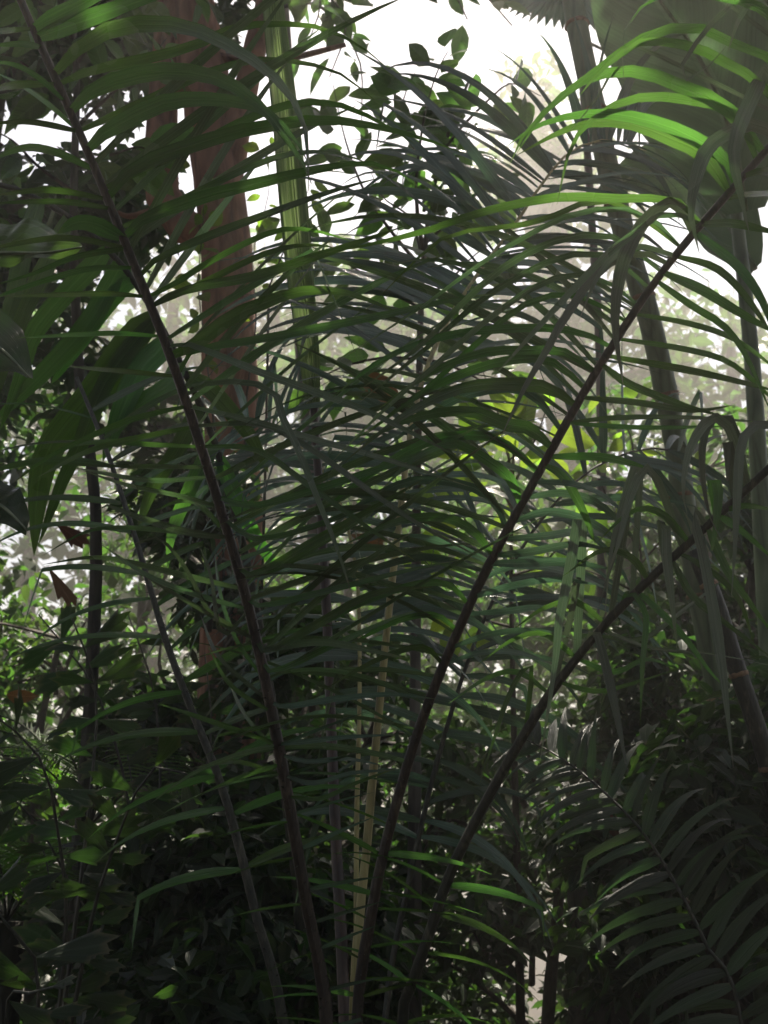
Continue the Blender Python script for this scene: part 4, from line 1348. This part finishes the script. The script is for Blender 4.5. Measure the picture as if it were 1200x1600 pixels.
# vine with small bright leaves on the red trunk
vb = Vector((P(390, 700, 6.6).x, 6.6, 0))
vb.z = gz(vb.x, vb.y)
vine = thing('vine', vb, 'thin vine with small yellow-green leaves beside the red-brown trunk', 'vine')
for pix, n, s in [([(385, 620, 6.6), (400, 500, 6.6), (395, 400, 6.6), (420, 300, 6.6), (415, 220, 6.6)], 22, 0.12), ([(330, 620, 6.7), (318, 520, 6.7), (310, 440, 6.7), (318, 330, 6.75), (310, 250, 6.8)], 20, 0.13),
                  ([(420, 450, 6.5), (440, 400, 6.5), (470, 330, 6.5), (490, 270, 6.5)], 16, 0.12)]:
    leafy_branch(vine, pix, 0.006, n, s, OVY, hang=0.9)
tube('stem', catmull([vb - Vector((0, 0, .05)), P(380, 900, 6.6), P(385, 620, 6.6)], 10), [0.008] * 11, M['twig'], vine, 5)
tube('stem', catmull([vb - Vector((0.05, 0, .05)), P(350, 900, 6.7), P(330, 620, 6.7)], 10), [0.008] * 11, M['twig'], vine, 5)
tube('stem', catmull([vb + Vector((0.05, 0, -.05)), P(410, 900, 6.55), P(420, 450, 6.5)], 10), [0.008] * 11, M['twig'], vine, 5)

# shrub with big yellow-green leaves lit from behind
yb = Vector((P(800, 1100, 6.6).x, 6.6, 0))
yb.z = gz(yb.x, yb.y)
ysh = thing('shrub', yb, 'shrub with big glowing yellow-green leaves behind the middle of the right frond', 'shrub')
tube('stem', catmull([yb - Vector((0, 0, .1)), P(800, 1000, 6.6), P(800, 800, 6.6), P(805, 640, 6.6)], 12), [0.03 - 0.002 * i for i in range(13)], M['twig'], ysh, 7)
for pix, n, s in [([(802, 760, 6.6), (790, 690, 6.5), (770, 620, 6.4), (750, 570, 6.4)], 9, 0.34), ([(802, 760, 6.6), (830, 700, 6.6), (850, 650, 6.6), (860, 600, 6.6)], 9, 0.36),
                  ([(800, 900, 6.6), (850, 880, 6.6), (880, 840, 6.6), (900, 800, 6.6)], 9, 0.26), ([(800, 900, 6.6), (760, 860, 6.6), (720, 800, 6.6), (700, 740, 6.6)], 8, 0.26),
                  ([(800, 980, 6.6), (730, 960, 6.6), (680, 930, 6.6), (640, 900, 6.6)], 8, 0.24), ([(802, 800, 6.6), (780, 740, 6.3), (830, 690, 6.2), (850, 660, 6.2)], 6, 0.34)]:
    leafy_branch(ysh, pix, 0.01, n, s, OVY, hang=0.6)

# ================================================================== lower left: fishtail palms, cycad, dead leaves
def fishtail(name, label, foot_xy, fronds, size):
    x, y = foot_xy
    b = Vector((x, y, gz(x, y)))
    t = thing(name, b, label, 'palm', 'fishtail palms at the lower left')
    for pix, n, s in fronds:
        pts = catmull([b] + [P(*p) for p in pix], 18)
        fr = tube('frond', pts, [0.014 - 0.011 * i / 18 for i in range(19)], M['rachis_green'], t, 6)
        T, _ = frames(pts)
        for k in range(n):
            tt = 0.45 + 0.55 * (k + rnd.random()) / n
            i = min(int(tt * 18), 17)
            sd_ = -1 if k % 2 else 1
            S = T[i].cross((CAM - pts[i]).normalized())
            d = S * sd_ * rnd.uniform(0.6, 1) + T[i] * 0.6 + Vector((0, 0, -rnd.uniform(0.1, 0.9)))
            place_leaf(FT, pts[i], d, (CAM - pts[i]).normalized() + rvec(0.8), s * rnd.uniform(0.7, 1.25), fr)
    return t


fx = P(60, 1600, 4.6).x
fishtail('fishtail_palm', 'dark fishtail palm with ragged wedge leaves in the lower left foreground', (fx, 4.6),
         [([(100, 1500, 4.5), (90, 1300, 4.4), (60, 1180, 4.3), (-20, 1110, 4.2)], 16, 0.20), ([(130, 1500, 4.5), (180, 1320, 4.4), (240, 1200, 4.3), (330, 1230, 4.2)], 18, 0.20),
          ([(110, 1500, 4.6), (140, 1250, 4.6), (150, 1080, 4.6), (110, 960, 4.5)], 18, 0.20), ([(60, 1550, 4.4), (10, 1450, 4.3), (-30, 1380, 4.2), (-70, 1340, 4.1)], 8, 0.25)], 0.26)
fx = P(230, 1600, 5.6).x
fishtail('fishtail_palm', 'fishtail palm further back, ragged leaves below the brown dry leaves at left', (fx, 5.6),
         [([(220, 1500, 5.5), (200, 1250, 5.4), (150, 1080, 5.3), (60, 960, 5.2)], 18, 0.21), ([(230, 1500, 5.5), (250, 1250, 5.5), (240, 1080, 5.5), (200, 960, 5.5)], 18, 0.21),
          ([(240, 1500, 5.6), (300, 1300, 5.6), (330, 1150, 5.6), (320, 1020, 5.6)], 16, 0.20), ([(200, 1540, 5.6), (120, 1400, 5.5), (60, 1290, 5.4), (0, 1230, 5.3)], 16, 0.20)], 0.26)
fx = P(20, 1600, 4.0).x
lit = fishtail('fishtail_palm', 'small fishtail palm at the lower left corner with pale sunlit leaves', (fx, 4.1),
               [([(10, 1590, 4.0), (30, 1560, 3.95), (70, 1545, 3.9), (110, 1540, 3.85)], 6, 0.14), ([(0, 1590, 4.0), (-10, 1550, 3.95), (-30, 1500, 3.9)], 5, 0.16)], 0.14)

# dry brown leaves caught in the plants
for k, (px, py, Y, s, lab) in enumerate([(75, 885, 4.7, 0.22, 'large dry brown leaf caught at the left above the ragged dark leaves'), (85, 815, 4.9, 0.2, 'curled brown leaf hanging just above the large dry brown leaf'),
                                         (10, 1085, 4.5, 0.11, 'small orange dead leaf at the left edge'), (560, 590, 5.6, 0.26, 'orange dead leaf lit from behind near the middle of the picture'),
                                         (545, 835, 5.2, 0.2, 'brown dead leaf lodged between the middle petioles'), (265, 120, 6.6, 0.2, 'brown curled leaf hanging beside the red-brown trunk'),
                                         (935, 1265, 4.6, 0.14, 'small red-brown leaf lying on the grey frond at lower right')]):
    o = place_leaf(FTD if k in (0, 1, 4) else OVD, P(px, py, Y), Vector((rnd.uniform(0.3, 1), rnd.uniform(-.3, .3), rnd.uniform(-.7, -.1))), (CAM - P(px, py, Y)).normalized() + rvec(0.5), s, None, 'dead_leaf')
    tag(o, lab, 'leaf', 'dry leaves caught in the plants')


def feather(name, pts, n, L, width, mat, parent, droop=0.6, ang=60, r=0.008, merged=True, rmat='rachis_green', tip=0.35):
    """Narrow feather frond whose fine leaflets are joined into one mesh."""
    seg = 30
    path = catmull(pts, seg)
    fr = tube('frond', path, [r * (1 - 0.8 * i / seg) for i in range(seg + 1)], M[rmat], parent, 6)
    T, _ = frames(path)
    V, F, UV, TI = [], [], [], []
    for k in range(n):
        t = 0.15 + 0.85 * k / n
        i = min(int(t * seg), seg - 1)
        p = path[i].lerp(path[i + 1], t * seg - i)
        for s in (-1, 1):
            side = T[i].cross(ZUP)
            if side.length < 0.2:
                side = T[i].cross(Vector((0, -1, 0)))
            side.normalize()
            a = R(ang + rnd.uniform(-8, 8))
            d = T[i] * math.cos(a) + side * s * math.sin(a) + ZUP * 0.25
            d.normalize()
            LL = L * (math.sin(math.pi * (0.18 + 0.78 * t)) ** 0.7) * rnd.uniform(0.85, 1.1)
            q = p.copy()
            c0 = len(V)
            ti = rnd.random()
            for j in range(5):
                v = j / 4
                W = T[i] - d * T[i].dot(d)
                W.normalize()
                h = width * 0.5 * (1, 1.1, 0.9, 0.6, 0.02)[j]
                V += [q - W * h, q + W * h]
                UV += [(0, v), (1, v)]
                TI += [ti, ti]
                d = (d + Vector((0, 0, -droop * 0.25 * (0.4 + v)))).normalized()
                q = q + d * (LL / 4)
            for j in range(4):
                a_ = c0 + j * 2
                F.append((a_, a_ + 1, a_ + 3, a_ + 2))
    me = big_mesh('leaflets', [tuple(v) for v in V], F, UV, mat, path[0], TI)
    o = link('leaflets', me, path[0], fr)
    o['kind'] = 'stuff'
    return fr


def cycad(label, px, py, Y, n, L, up=0.9):
    c = P(px, py, Y)
    b = Vector((c.x, Y, gz(c.x, Y)))
    t = thing('cycad', b, label, 'cycad', 'feathery cycads at the lower left')
    tube('trunk', catmull([b - Vector((0, 0, .1)), b.lerp(c, 0.5), c], 10), [0.12 - 0.003 * i for i in range(11)], M['bark_dark'], t, 12, 0.3)
    for k in range(n):
        a = 2 * math.pi * k / n + rnd.uniform(-.2, .2)
        h = Vector((math.cos(a), math.sin(a), 0))
        l_ = L * rnd.uniform(0.8, 1.15)
        u_ = up * rnd.uniform(0.6, 1.3)
        pts = [c, c + h * l_ * 0.3 + ZUP * l_ * 0.35 * u_, c + h * l_ * 0.7 + ZUP * l_ * 0.38 * u_, c + h * l_ + ZUP * l_ * 0.1 * u_]
        feather('frond', pts, 44, 0.2, 0.011, M['fern'], t, 0.4)
    return t


cycad('feathery cycad with backlit green fronds at the lower left', 140, 1290, 6.6, 14, 1.1)
cycad('second feathery cycad, lower and at the left edge below the first', 10, 1440, 6.2, 12, 0.9)

# ================================================================== lower right: young palm with a grey-green arching frond
yp = Vector((P(1160, 1600, 3.4).x, 3.4, 0))
yp.z = gz(yp.x, yp.y)
young = thing('palm', yp, 'young palm with one grey-green feathery frond arching up at the lower right', 'palm')
FY = Frond(young, 'frond', [to_pix((yp.x + .05, 3.4, 0.05)), (1160, 1610, 3.4), (1110, 1490, 3.42), (1055, 1380, 3.46), (1000, 1295, 3.5), (930, 1225, 3.58), (870, 1180, 3.66), (810, 1150, 3.75)], 0.008, 0.003, M['rachis_green'])
FY.grow(34, 0.34, 0.99, -1, 92, 55, 0.24, 0.14, 0.028, 0.8, 0.1, 'small_palm', tw=(-30, 30), Lmid=0.36)
FY.grow(34, 0.34, 0.99, 1, 70, 50, 0.24, 0.14, 0.028, 0.9, 0.1, 'small_palm', tw=(-30, 30), Lmid=0.34)


# ================================================================== the wood behind: big trunks and trees in the haze
def auto_tree(label, x, y, h, r, n, leaf, mat, bark, spread, low=0.35, group=None, lobes_n=7, clump=0.45, lean=0.0, name='tree', per=9):
    b = Vector((x, y, gz(x, y)))
    top = b + Vector((lean * h, rnd.uniform(-.05, .05) * h, h))
    trunk = [b - Vector((0, 0, .2)), b.lerp(top, 0.33) + rvec(0.15), b.lerp(top, 0.66) + rvec(0.2), top]
    limbs, lobes = [], []
    for k in range(lobes_n):
        f = low + (1 - low) * (k + 0.5) / lobes_n
        s = b.lerp(top, f * 0.92)
        a = k * 2.4 + rnd.uniform(-.5, .5)
        d = Vector((math.cos(a), math.sin(a), 0.35))
        e = s + d * spread * rnd.uniform(0.6, 1.0) * (1.1 - 0.45 * f)
        limbs.append(([s, s.lerp(e, 0.5) + Vector((0, 0, 0.25)) + rvec(.1), e], r * 0.4, r * 0.12))
        lobes.append((e, spread * rnd.uniform(0.38, 0.6)))
    lobes.append((top, spread * 0.5))
    return tree(name, label, b, trunk, r, r * 0.4, limbs, lobes, n, leaf, bark, mat, 'tree' if name == 'tree' else 'shrub', group, clump, per)


def xat(px, Y):
    return P(px, 800, Y).x


G1 = 'hazy trees of the wood behind'
auto_tree('wide brown trunk fading into the mist behind the leaning cane', xat(1010, 34), 34, 30, 1.35, 900, 0.5, M['crown'], M['bark_hazed'], 3.2, 0.93, G1, lean=-0.10)
auto_tree('leafy tree in the mist at the right, between cane and edge', xat(1100, 12), 12, 5.8, 0.12, 9000, 0.18, M['crown'], M['bark_grey'], 2.2, 0.15, G1)
auto_tree('dark tree filling the upper left corner with small leaves', xat(-60, 8.5), 8.5, 9.0, 0.13, 6000, 0.19, M['crown_shaded'], M['bark_dark'], 1.5, 0.5, G1)
auto_tree('tree at the left edge, behind the strap leaflets', xat(-190, 10), 10, 8.5, 0.14, 4500, 0.19, M['crown_shaded'], M['bark_dark'], 1.9, 0.15, G1)
auto_tree('pale tree deep in the mist left of the middle', xat(420, 20), 20, 8.5, 0.14, 2600, 0.22, M['crown'], M['bark_grey'], 2.6, 0.1, G1)
auto_tree('low misty tree right of the middle', xat(740, 17), 17, 8.2, 0.14, 2600, 0.22, M['crown'], M['bark_grey'], 2.6, 0.35, G1)
auto_tree('low leafy tree in the centre distance', xat(560, 14), 14, 7.0, 0.10, 2600, 0.18, M['crown'], M['bark_grey'], 2.0, 0.45, G1)
auto_tree('leafy understorey tree behind the left frond', xat(230, 12), 12, 5.6, 0.10, 2600, 0.18, M['crown'], M['bark_grey'], 2.2, 0.05, G1)
auto_tree('leafy understorey tree behind the right frond', xat(980, 12.5), 12.5, 6.0, 0.10, 3600, 0.18, M['crown'], M['bark_grey'], 2.0, 0.35, G1)

# shrubs closing the view near the ground
S1 = 'understorey shrubs near the ground'
for lab, px, Y, h, spread, n, mt in [
    ('bushy shrub low in the middle, behind the yellow petioles', 480, 8.0, 2.7, 1.0, 3600, 'crown_shaded'),
    ('shrub right of the front palm foot with bright gaps', 810, 7.4, 2.1, 1.0, 3600, 'crown_shaded'),
    ('shrub at the lower left behind the cycads', 100, 9.0, 3.0, 1.5, 2600, 'crown'),
    ('shrub left of the front palm foot', 335, 6.4, 3.1, 0.9, 8000, 'crown_shaded'),
    ('shrub in the right half behind the thick cane', 1160, 7.8, 3.3, 1.2, 9000, 'crown_shaded'),
    ('low dark shrub in the lower right corner', 1090, 5.6, 1.9, 0.75, 9000, 'crown_shaded'),
    ('low dark shrub behind the young palm frond', 1200, 5.2, 2.1, 0.9, 9000, 'crown_shaded'),
    ('low dark shrub at the bottom left of the middle', 380, 5.8, 1.7, 0.7, 7000, 'crown_shaded'),
    ('distant shrub far down the slope at the left', 200, 15, 5.0, 2.2, 2500, 'crown'),
    ('distant shrub far down the slope at the right', 1130, 16, 5.5, 1.8, 2000, 'crown'),
]:
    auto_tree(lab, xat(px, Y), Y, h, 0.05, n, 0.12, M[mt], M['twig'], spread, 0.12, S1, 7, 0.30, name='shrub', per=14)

# low leafy ground cover along the edge of the slope
def ground_cover():
    cl, rr = [], []
    for _ in range(150):
        x, y = rnd.uniform(-5, 5), rnd.uniform(6.8, 12.0)
        cl.append((x, y, gz(x, y) + rnd.uniform(0.1, 0.75)))
        rr.append(rnd.uniform(0.18, 0.42))
    pt = blob_points(cl, rr, 15000, 0.2)
    o = leaf_cloud('ground_cover', pt, 0.13, M['crown_shaded'], None, origin=Vector((0, 9, 0)), droop=0.3)
    o['kind'] = 'stuff'
    o['label'] = 'low dark leafy ground cover along the bottom of the clearing'


ground_cover()

# yellow-green shrub in the mist at the right
y2 = Vector((P(1010, 1100, 7.4).x, 7.4, 0))
y2.z = gz(y2.x, y2.y)
ysh2 = thing('shrub', y2, 'shrub with smaller yellow-green leaves between the leaning cane and the right frond', 'shrub')
tube('stem', catmull([y2 - Vector((0, 0, .1)), P(1010, 1000, 7.4), P(1000, 860, 7.4), P(990, 720, 7.4)], 12), [0.022 - 0.0014 * i for i in range(13)], M['twig'], ysh2, 6)
for pix, n in [([(1000, 860, 7.4), (960, 800, 7.3), (930, 730, 7.2), (920, 680, 7.2)], 14), ([(1002, 880, 7.4), (1050, 820, 7.3), (1080, 740, 7.3), (1090, 690, 7.3)], 14), ([(992, 740, 7.4), (985, 680, 7.3), (960, 640, 7.3), (950, 600, 7.3)], 12), ([(1005, 930, 7.4), (940, 900, 7.3), (890, 880, 7.2), (850, 850, 7.2)], 12)]:
    leafy_branch(ysh2, pix, 0.008, n, 0.17, OVY, hang=0.7)

# mossy bank / old root mass at the right, clothed in creeping leaves
def root_mass():
    c = P(1090, 1250, 6.2)
    b = Vector((c.x, 6.3, gz(c.x, 6.3)))
    t = thing('tree_stump', b, 'broad dark old stump overgrown with creeping leaves at the right', 'stump')
    V, F = [], []
    n, m_ = 40, 20
    for j in range(m_ + 1):
        v = j / m_
        for k in range(n):
            a = 2 * math.pi * k / n
            r = (0.75 - 0.25 * v + 0.35 * (1 - v) ** 3) * (1 + 0.25 * noise.noise(Vector((math.cos(a) * 1.6, math.sin(a) * 1.6, v * 3))))
            if v > 0.9:
                r *= (1 - v) / 0.1 * 0.7 + 0.3
            V.append(b + Vector((math.cos(a) * r, math.sin(a) * r * 0.8, -0.2 + v * 2.1)))
    for j in range(m_):
        for k in range(n):
            F.append((j * n + k, j * n + (k + 1) % n, (j + 1) * n + (k + 1) % n, (j + 1) * n + k))
    F.append(tuple(m_ * n + k for k in range(n)))
    link('trunk', make_mesh('trunk', V, F, [(0, 0)] * len(V), M['bark_dark'], True, b), b, t)
    pts = [v + rvec(0.04) for v in V for _ in range(4)]
    o = leaf_cloud('creeping_leaves', [tuple(p) for p in pts], 0.08, M['crown_shaded'], t, droop=0.8)
    o['kind'] = 'stuff'


root_mass()

# unseen trees added round the photographer; their crowns darken the view
G2 = 'unseen trees added for shade round the clearing'
for lab, x, y, h, sp, n in [
    ('unseen tree left of the view, added to shade from overhead', -5.5, 3.0, 10.5, 2.6, 5500),
    ('unseen tree right of the view, added to shade from overhead', 5.8, 3.0, 11.0, 2.6, 5500),
    ('unseen tree behind the photographer on the left, added to darken the view', -3.0, -3.0, 9.5, 3.4, 5500),
    ('unseen tree behind the photographer on the right, added to darken the view', 3.5, -3.5, 9.5, 3.4, 5500),
    ('unseen tree straight behind the photographer, added to darken the view', 0.3, -6.0, 9.0, 3.4, 5500),
    ('unseen tree far left of the clearing, added for shade', -7.5, 0.0, 9.0, 3.4, 5500),
    ('unseen tree far right of the clearing, added for shade', 8.0, 0.5, 9.0, 3.4, 5500)]:
    auto_tree(lab, x, y, h, 0.2, n, 0.32, M['crown_shaded'], M['bark_grey'], sp, 0.45, G2, 8, 0.7, per=6)


def added_shade_tree(label, x, y, lobes, n):  # unseen tree added out of view, crown shaped to block the sun
    b = Vector((x, y, gz(x, y)))
    hub = Vector((x, y, 9.0))
    tree('tree', label, b, [b - Vector((0, 0, .2)), b + Vector((0.1, 0, 3)), b + Vector((-0.1, 0, 6)), hub, hub + Vector((0, 0, 2.5))], 0.24, 0.1,
         [([hub, hub.lerp(Vector(c), 0.5) + Vector((0, 0, 0.5)), Vector(c)], 0.09, 0.03) for c, r in lobes], lobes, n, 0.30, M['bark_grey'], M['crown_shaded'], 'tree', G2, 0.6, 7)


def sun_block_lobes(x0, x1, y0, y1, n, z0=11.0, z1=12.6, r=1.05):  # crown lobes spread where they stop the sun from reaching the palms
    out = []
    nx = max(1, int(round(math.sqrt(n * (x1 - x0) / (y1 - y0)))))
    ny = max(1, int(round(n / nx)))
    for i in range(nx):
        for j in range(ny):
            out.append(((x0 + (x1 - x0) * (i + rnd.uniform(0.2, 0.8)) / nx, y0 + (y1 - y0) * (j + rnd.uniform(0.2, 0.8)) / ny, rnd.uniform(z0, z1) + 0.08 * max(0, y0 - 6)), r * rnd.uniform(0.8, 1.2)))
    return out


added_shade_tree('unseen tree off the right edge, high limbs added overhead to block the sun', 4.8, 9.6, sun_block_lobes(0.2, 6.0, 5.4, 10.6, 22), 5500)
added_shade_tree('unseen tree off the left edge, high limbs added overhead to block the sun', -4.8, 9.2, sun_block_lobes(-6.0, -0.2, 5.4, 10.6, 22), 7000)
added_shade_tree('taller unseen tree further off the right edge, added to block the sun', 6.2, 12.0, sun_block_lobes(0.4, 7.0, 12.0, 13.8, 9, 12.4, 13.6), 7000)
added_shade_tree('taller unseen tree further off the left edge, added to block the sun', -6.2, 12.0, sun_block_lobes(-7.0, -0.4, 12.0, 13.8, 9, 12.4, 13.6), 7000)

# far trees across the valley, half lost in the mist
G3 = 'far trees half lost in the mist'
for lab, px, Y, h, sp, low in [('far misty tree at the left end of the distant row', 60, 34, 24, 6, .3), ('far misty tree seen left of the red-brown trunk', 250, 30, 22, 5, .35), ('far misty tree seen between red-brown trunk and green spear leaf', 425, 32, 22, 5, .4),
                               ('far misty tree low in the middle', 585, 29, 19, 4.6, .45), ('far misty tree seen right of the middle', 750, 33, 21, 5.0, .45), ('far misty tree behind the leaning cane', 960, 32, 22, 5.5, .3), ('far misty tree at the right end of the distant row', 1170, 31, 20, 5.5, .3)]:
    auto_tree(lab, xat(px, Y), Y, h, 0.35, 3300, 0.5, M['crown'], M['bark_grey'], sp, low, G3, 9, 1.3, per=1.2)

# ================================================================== mist
def build_haze():
    lo, hi = Vector((-EXT - 5, -EXT - 5, -14.5)), Vector((EXT + 5, EXT + 5, 22))
    V = [(x, y, z) for z in (lo.z, hi.z) for y in (lo.y, hi.y) for x in (lo.x, hi.x)]
    F = [(0, 2, 3, 1), (4, 5, 7, 6), (0, 1, 5, 4), (1, 3, 7, 5), (3, 2, 6, 7), (2, 0, 4, 6)]
    m = bpy.data.materials.new('mist')
    m.use_nodes = True
    n = m.node_tree.nodes
    n.clear()
    pv = n.new('ShaderNodeVolumePrincipled')
    pv.inputs['Color'].default_value = (0.97, 0.93, 0.86, 1)
    pv.inputs['Density'].default_value = HAZE_DENSITY
    pv.inputs['Anisotropy'].default_value = HAZE_G
    out = n.new('ShaderNodeOutputMaterial')
    m.node_tree.links.new(pv.outputs[0], out.inputs['Volume'])
    me = make_mesh('haze', V, F, None, m, False)
    o = link('haze', me, (0, 0, 0))
    o['kind'] = 'stuff'


build_haze()
print('objects', len(bpy.data.objects), 'tris', sum(len(o.data.polygons) for o in bpy.data.objects if o.type == 'MESH'), 'leaflets', {f: sum(1 for o in bpy.data.objects if o.name.startswith('leaflet') and o.parent and o.parent.parent is f) for f in (palm, palm2, palm3)})
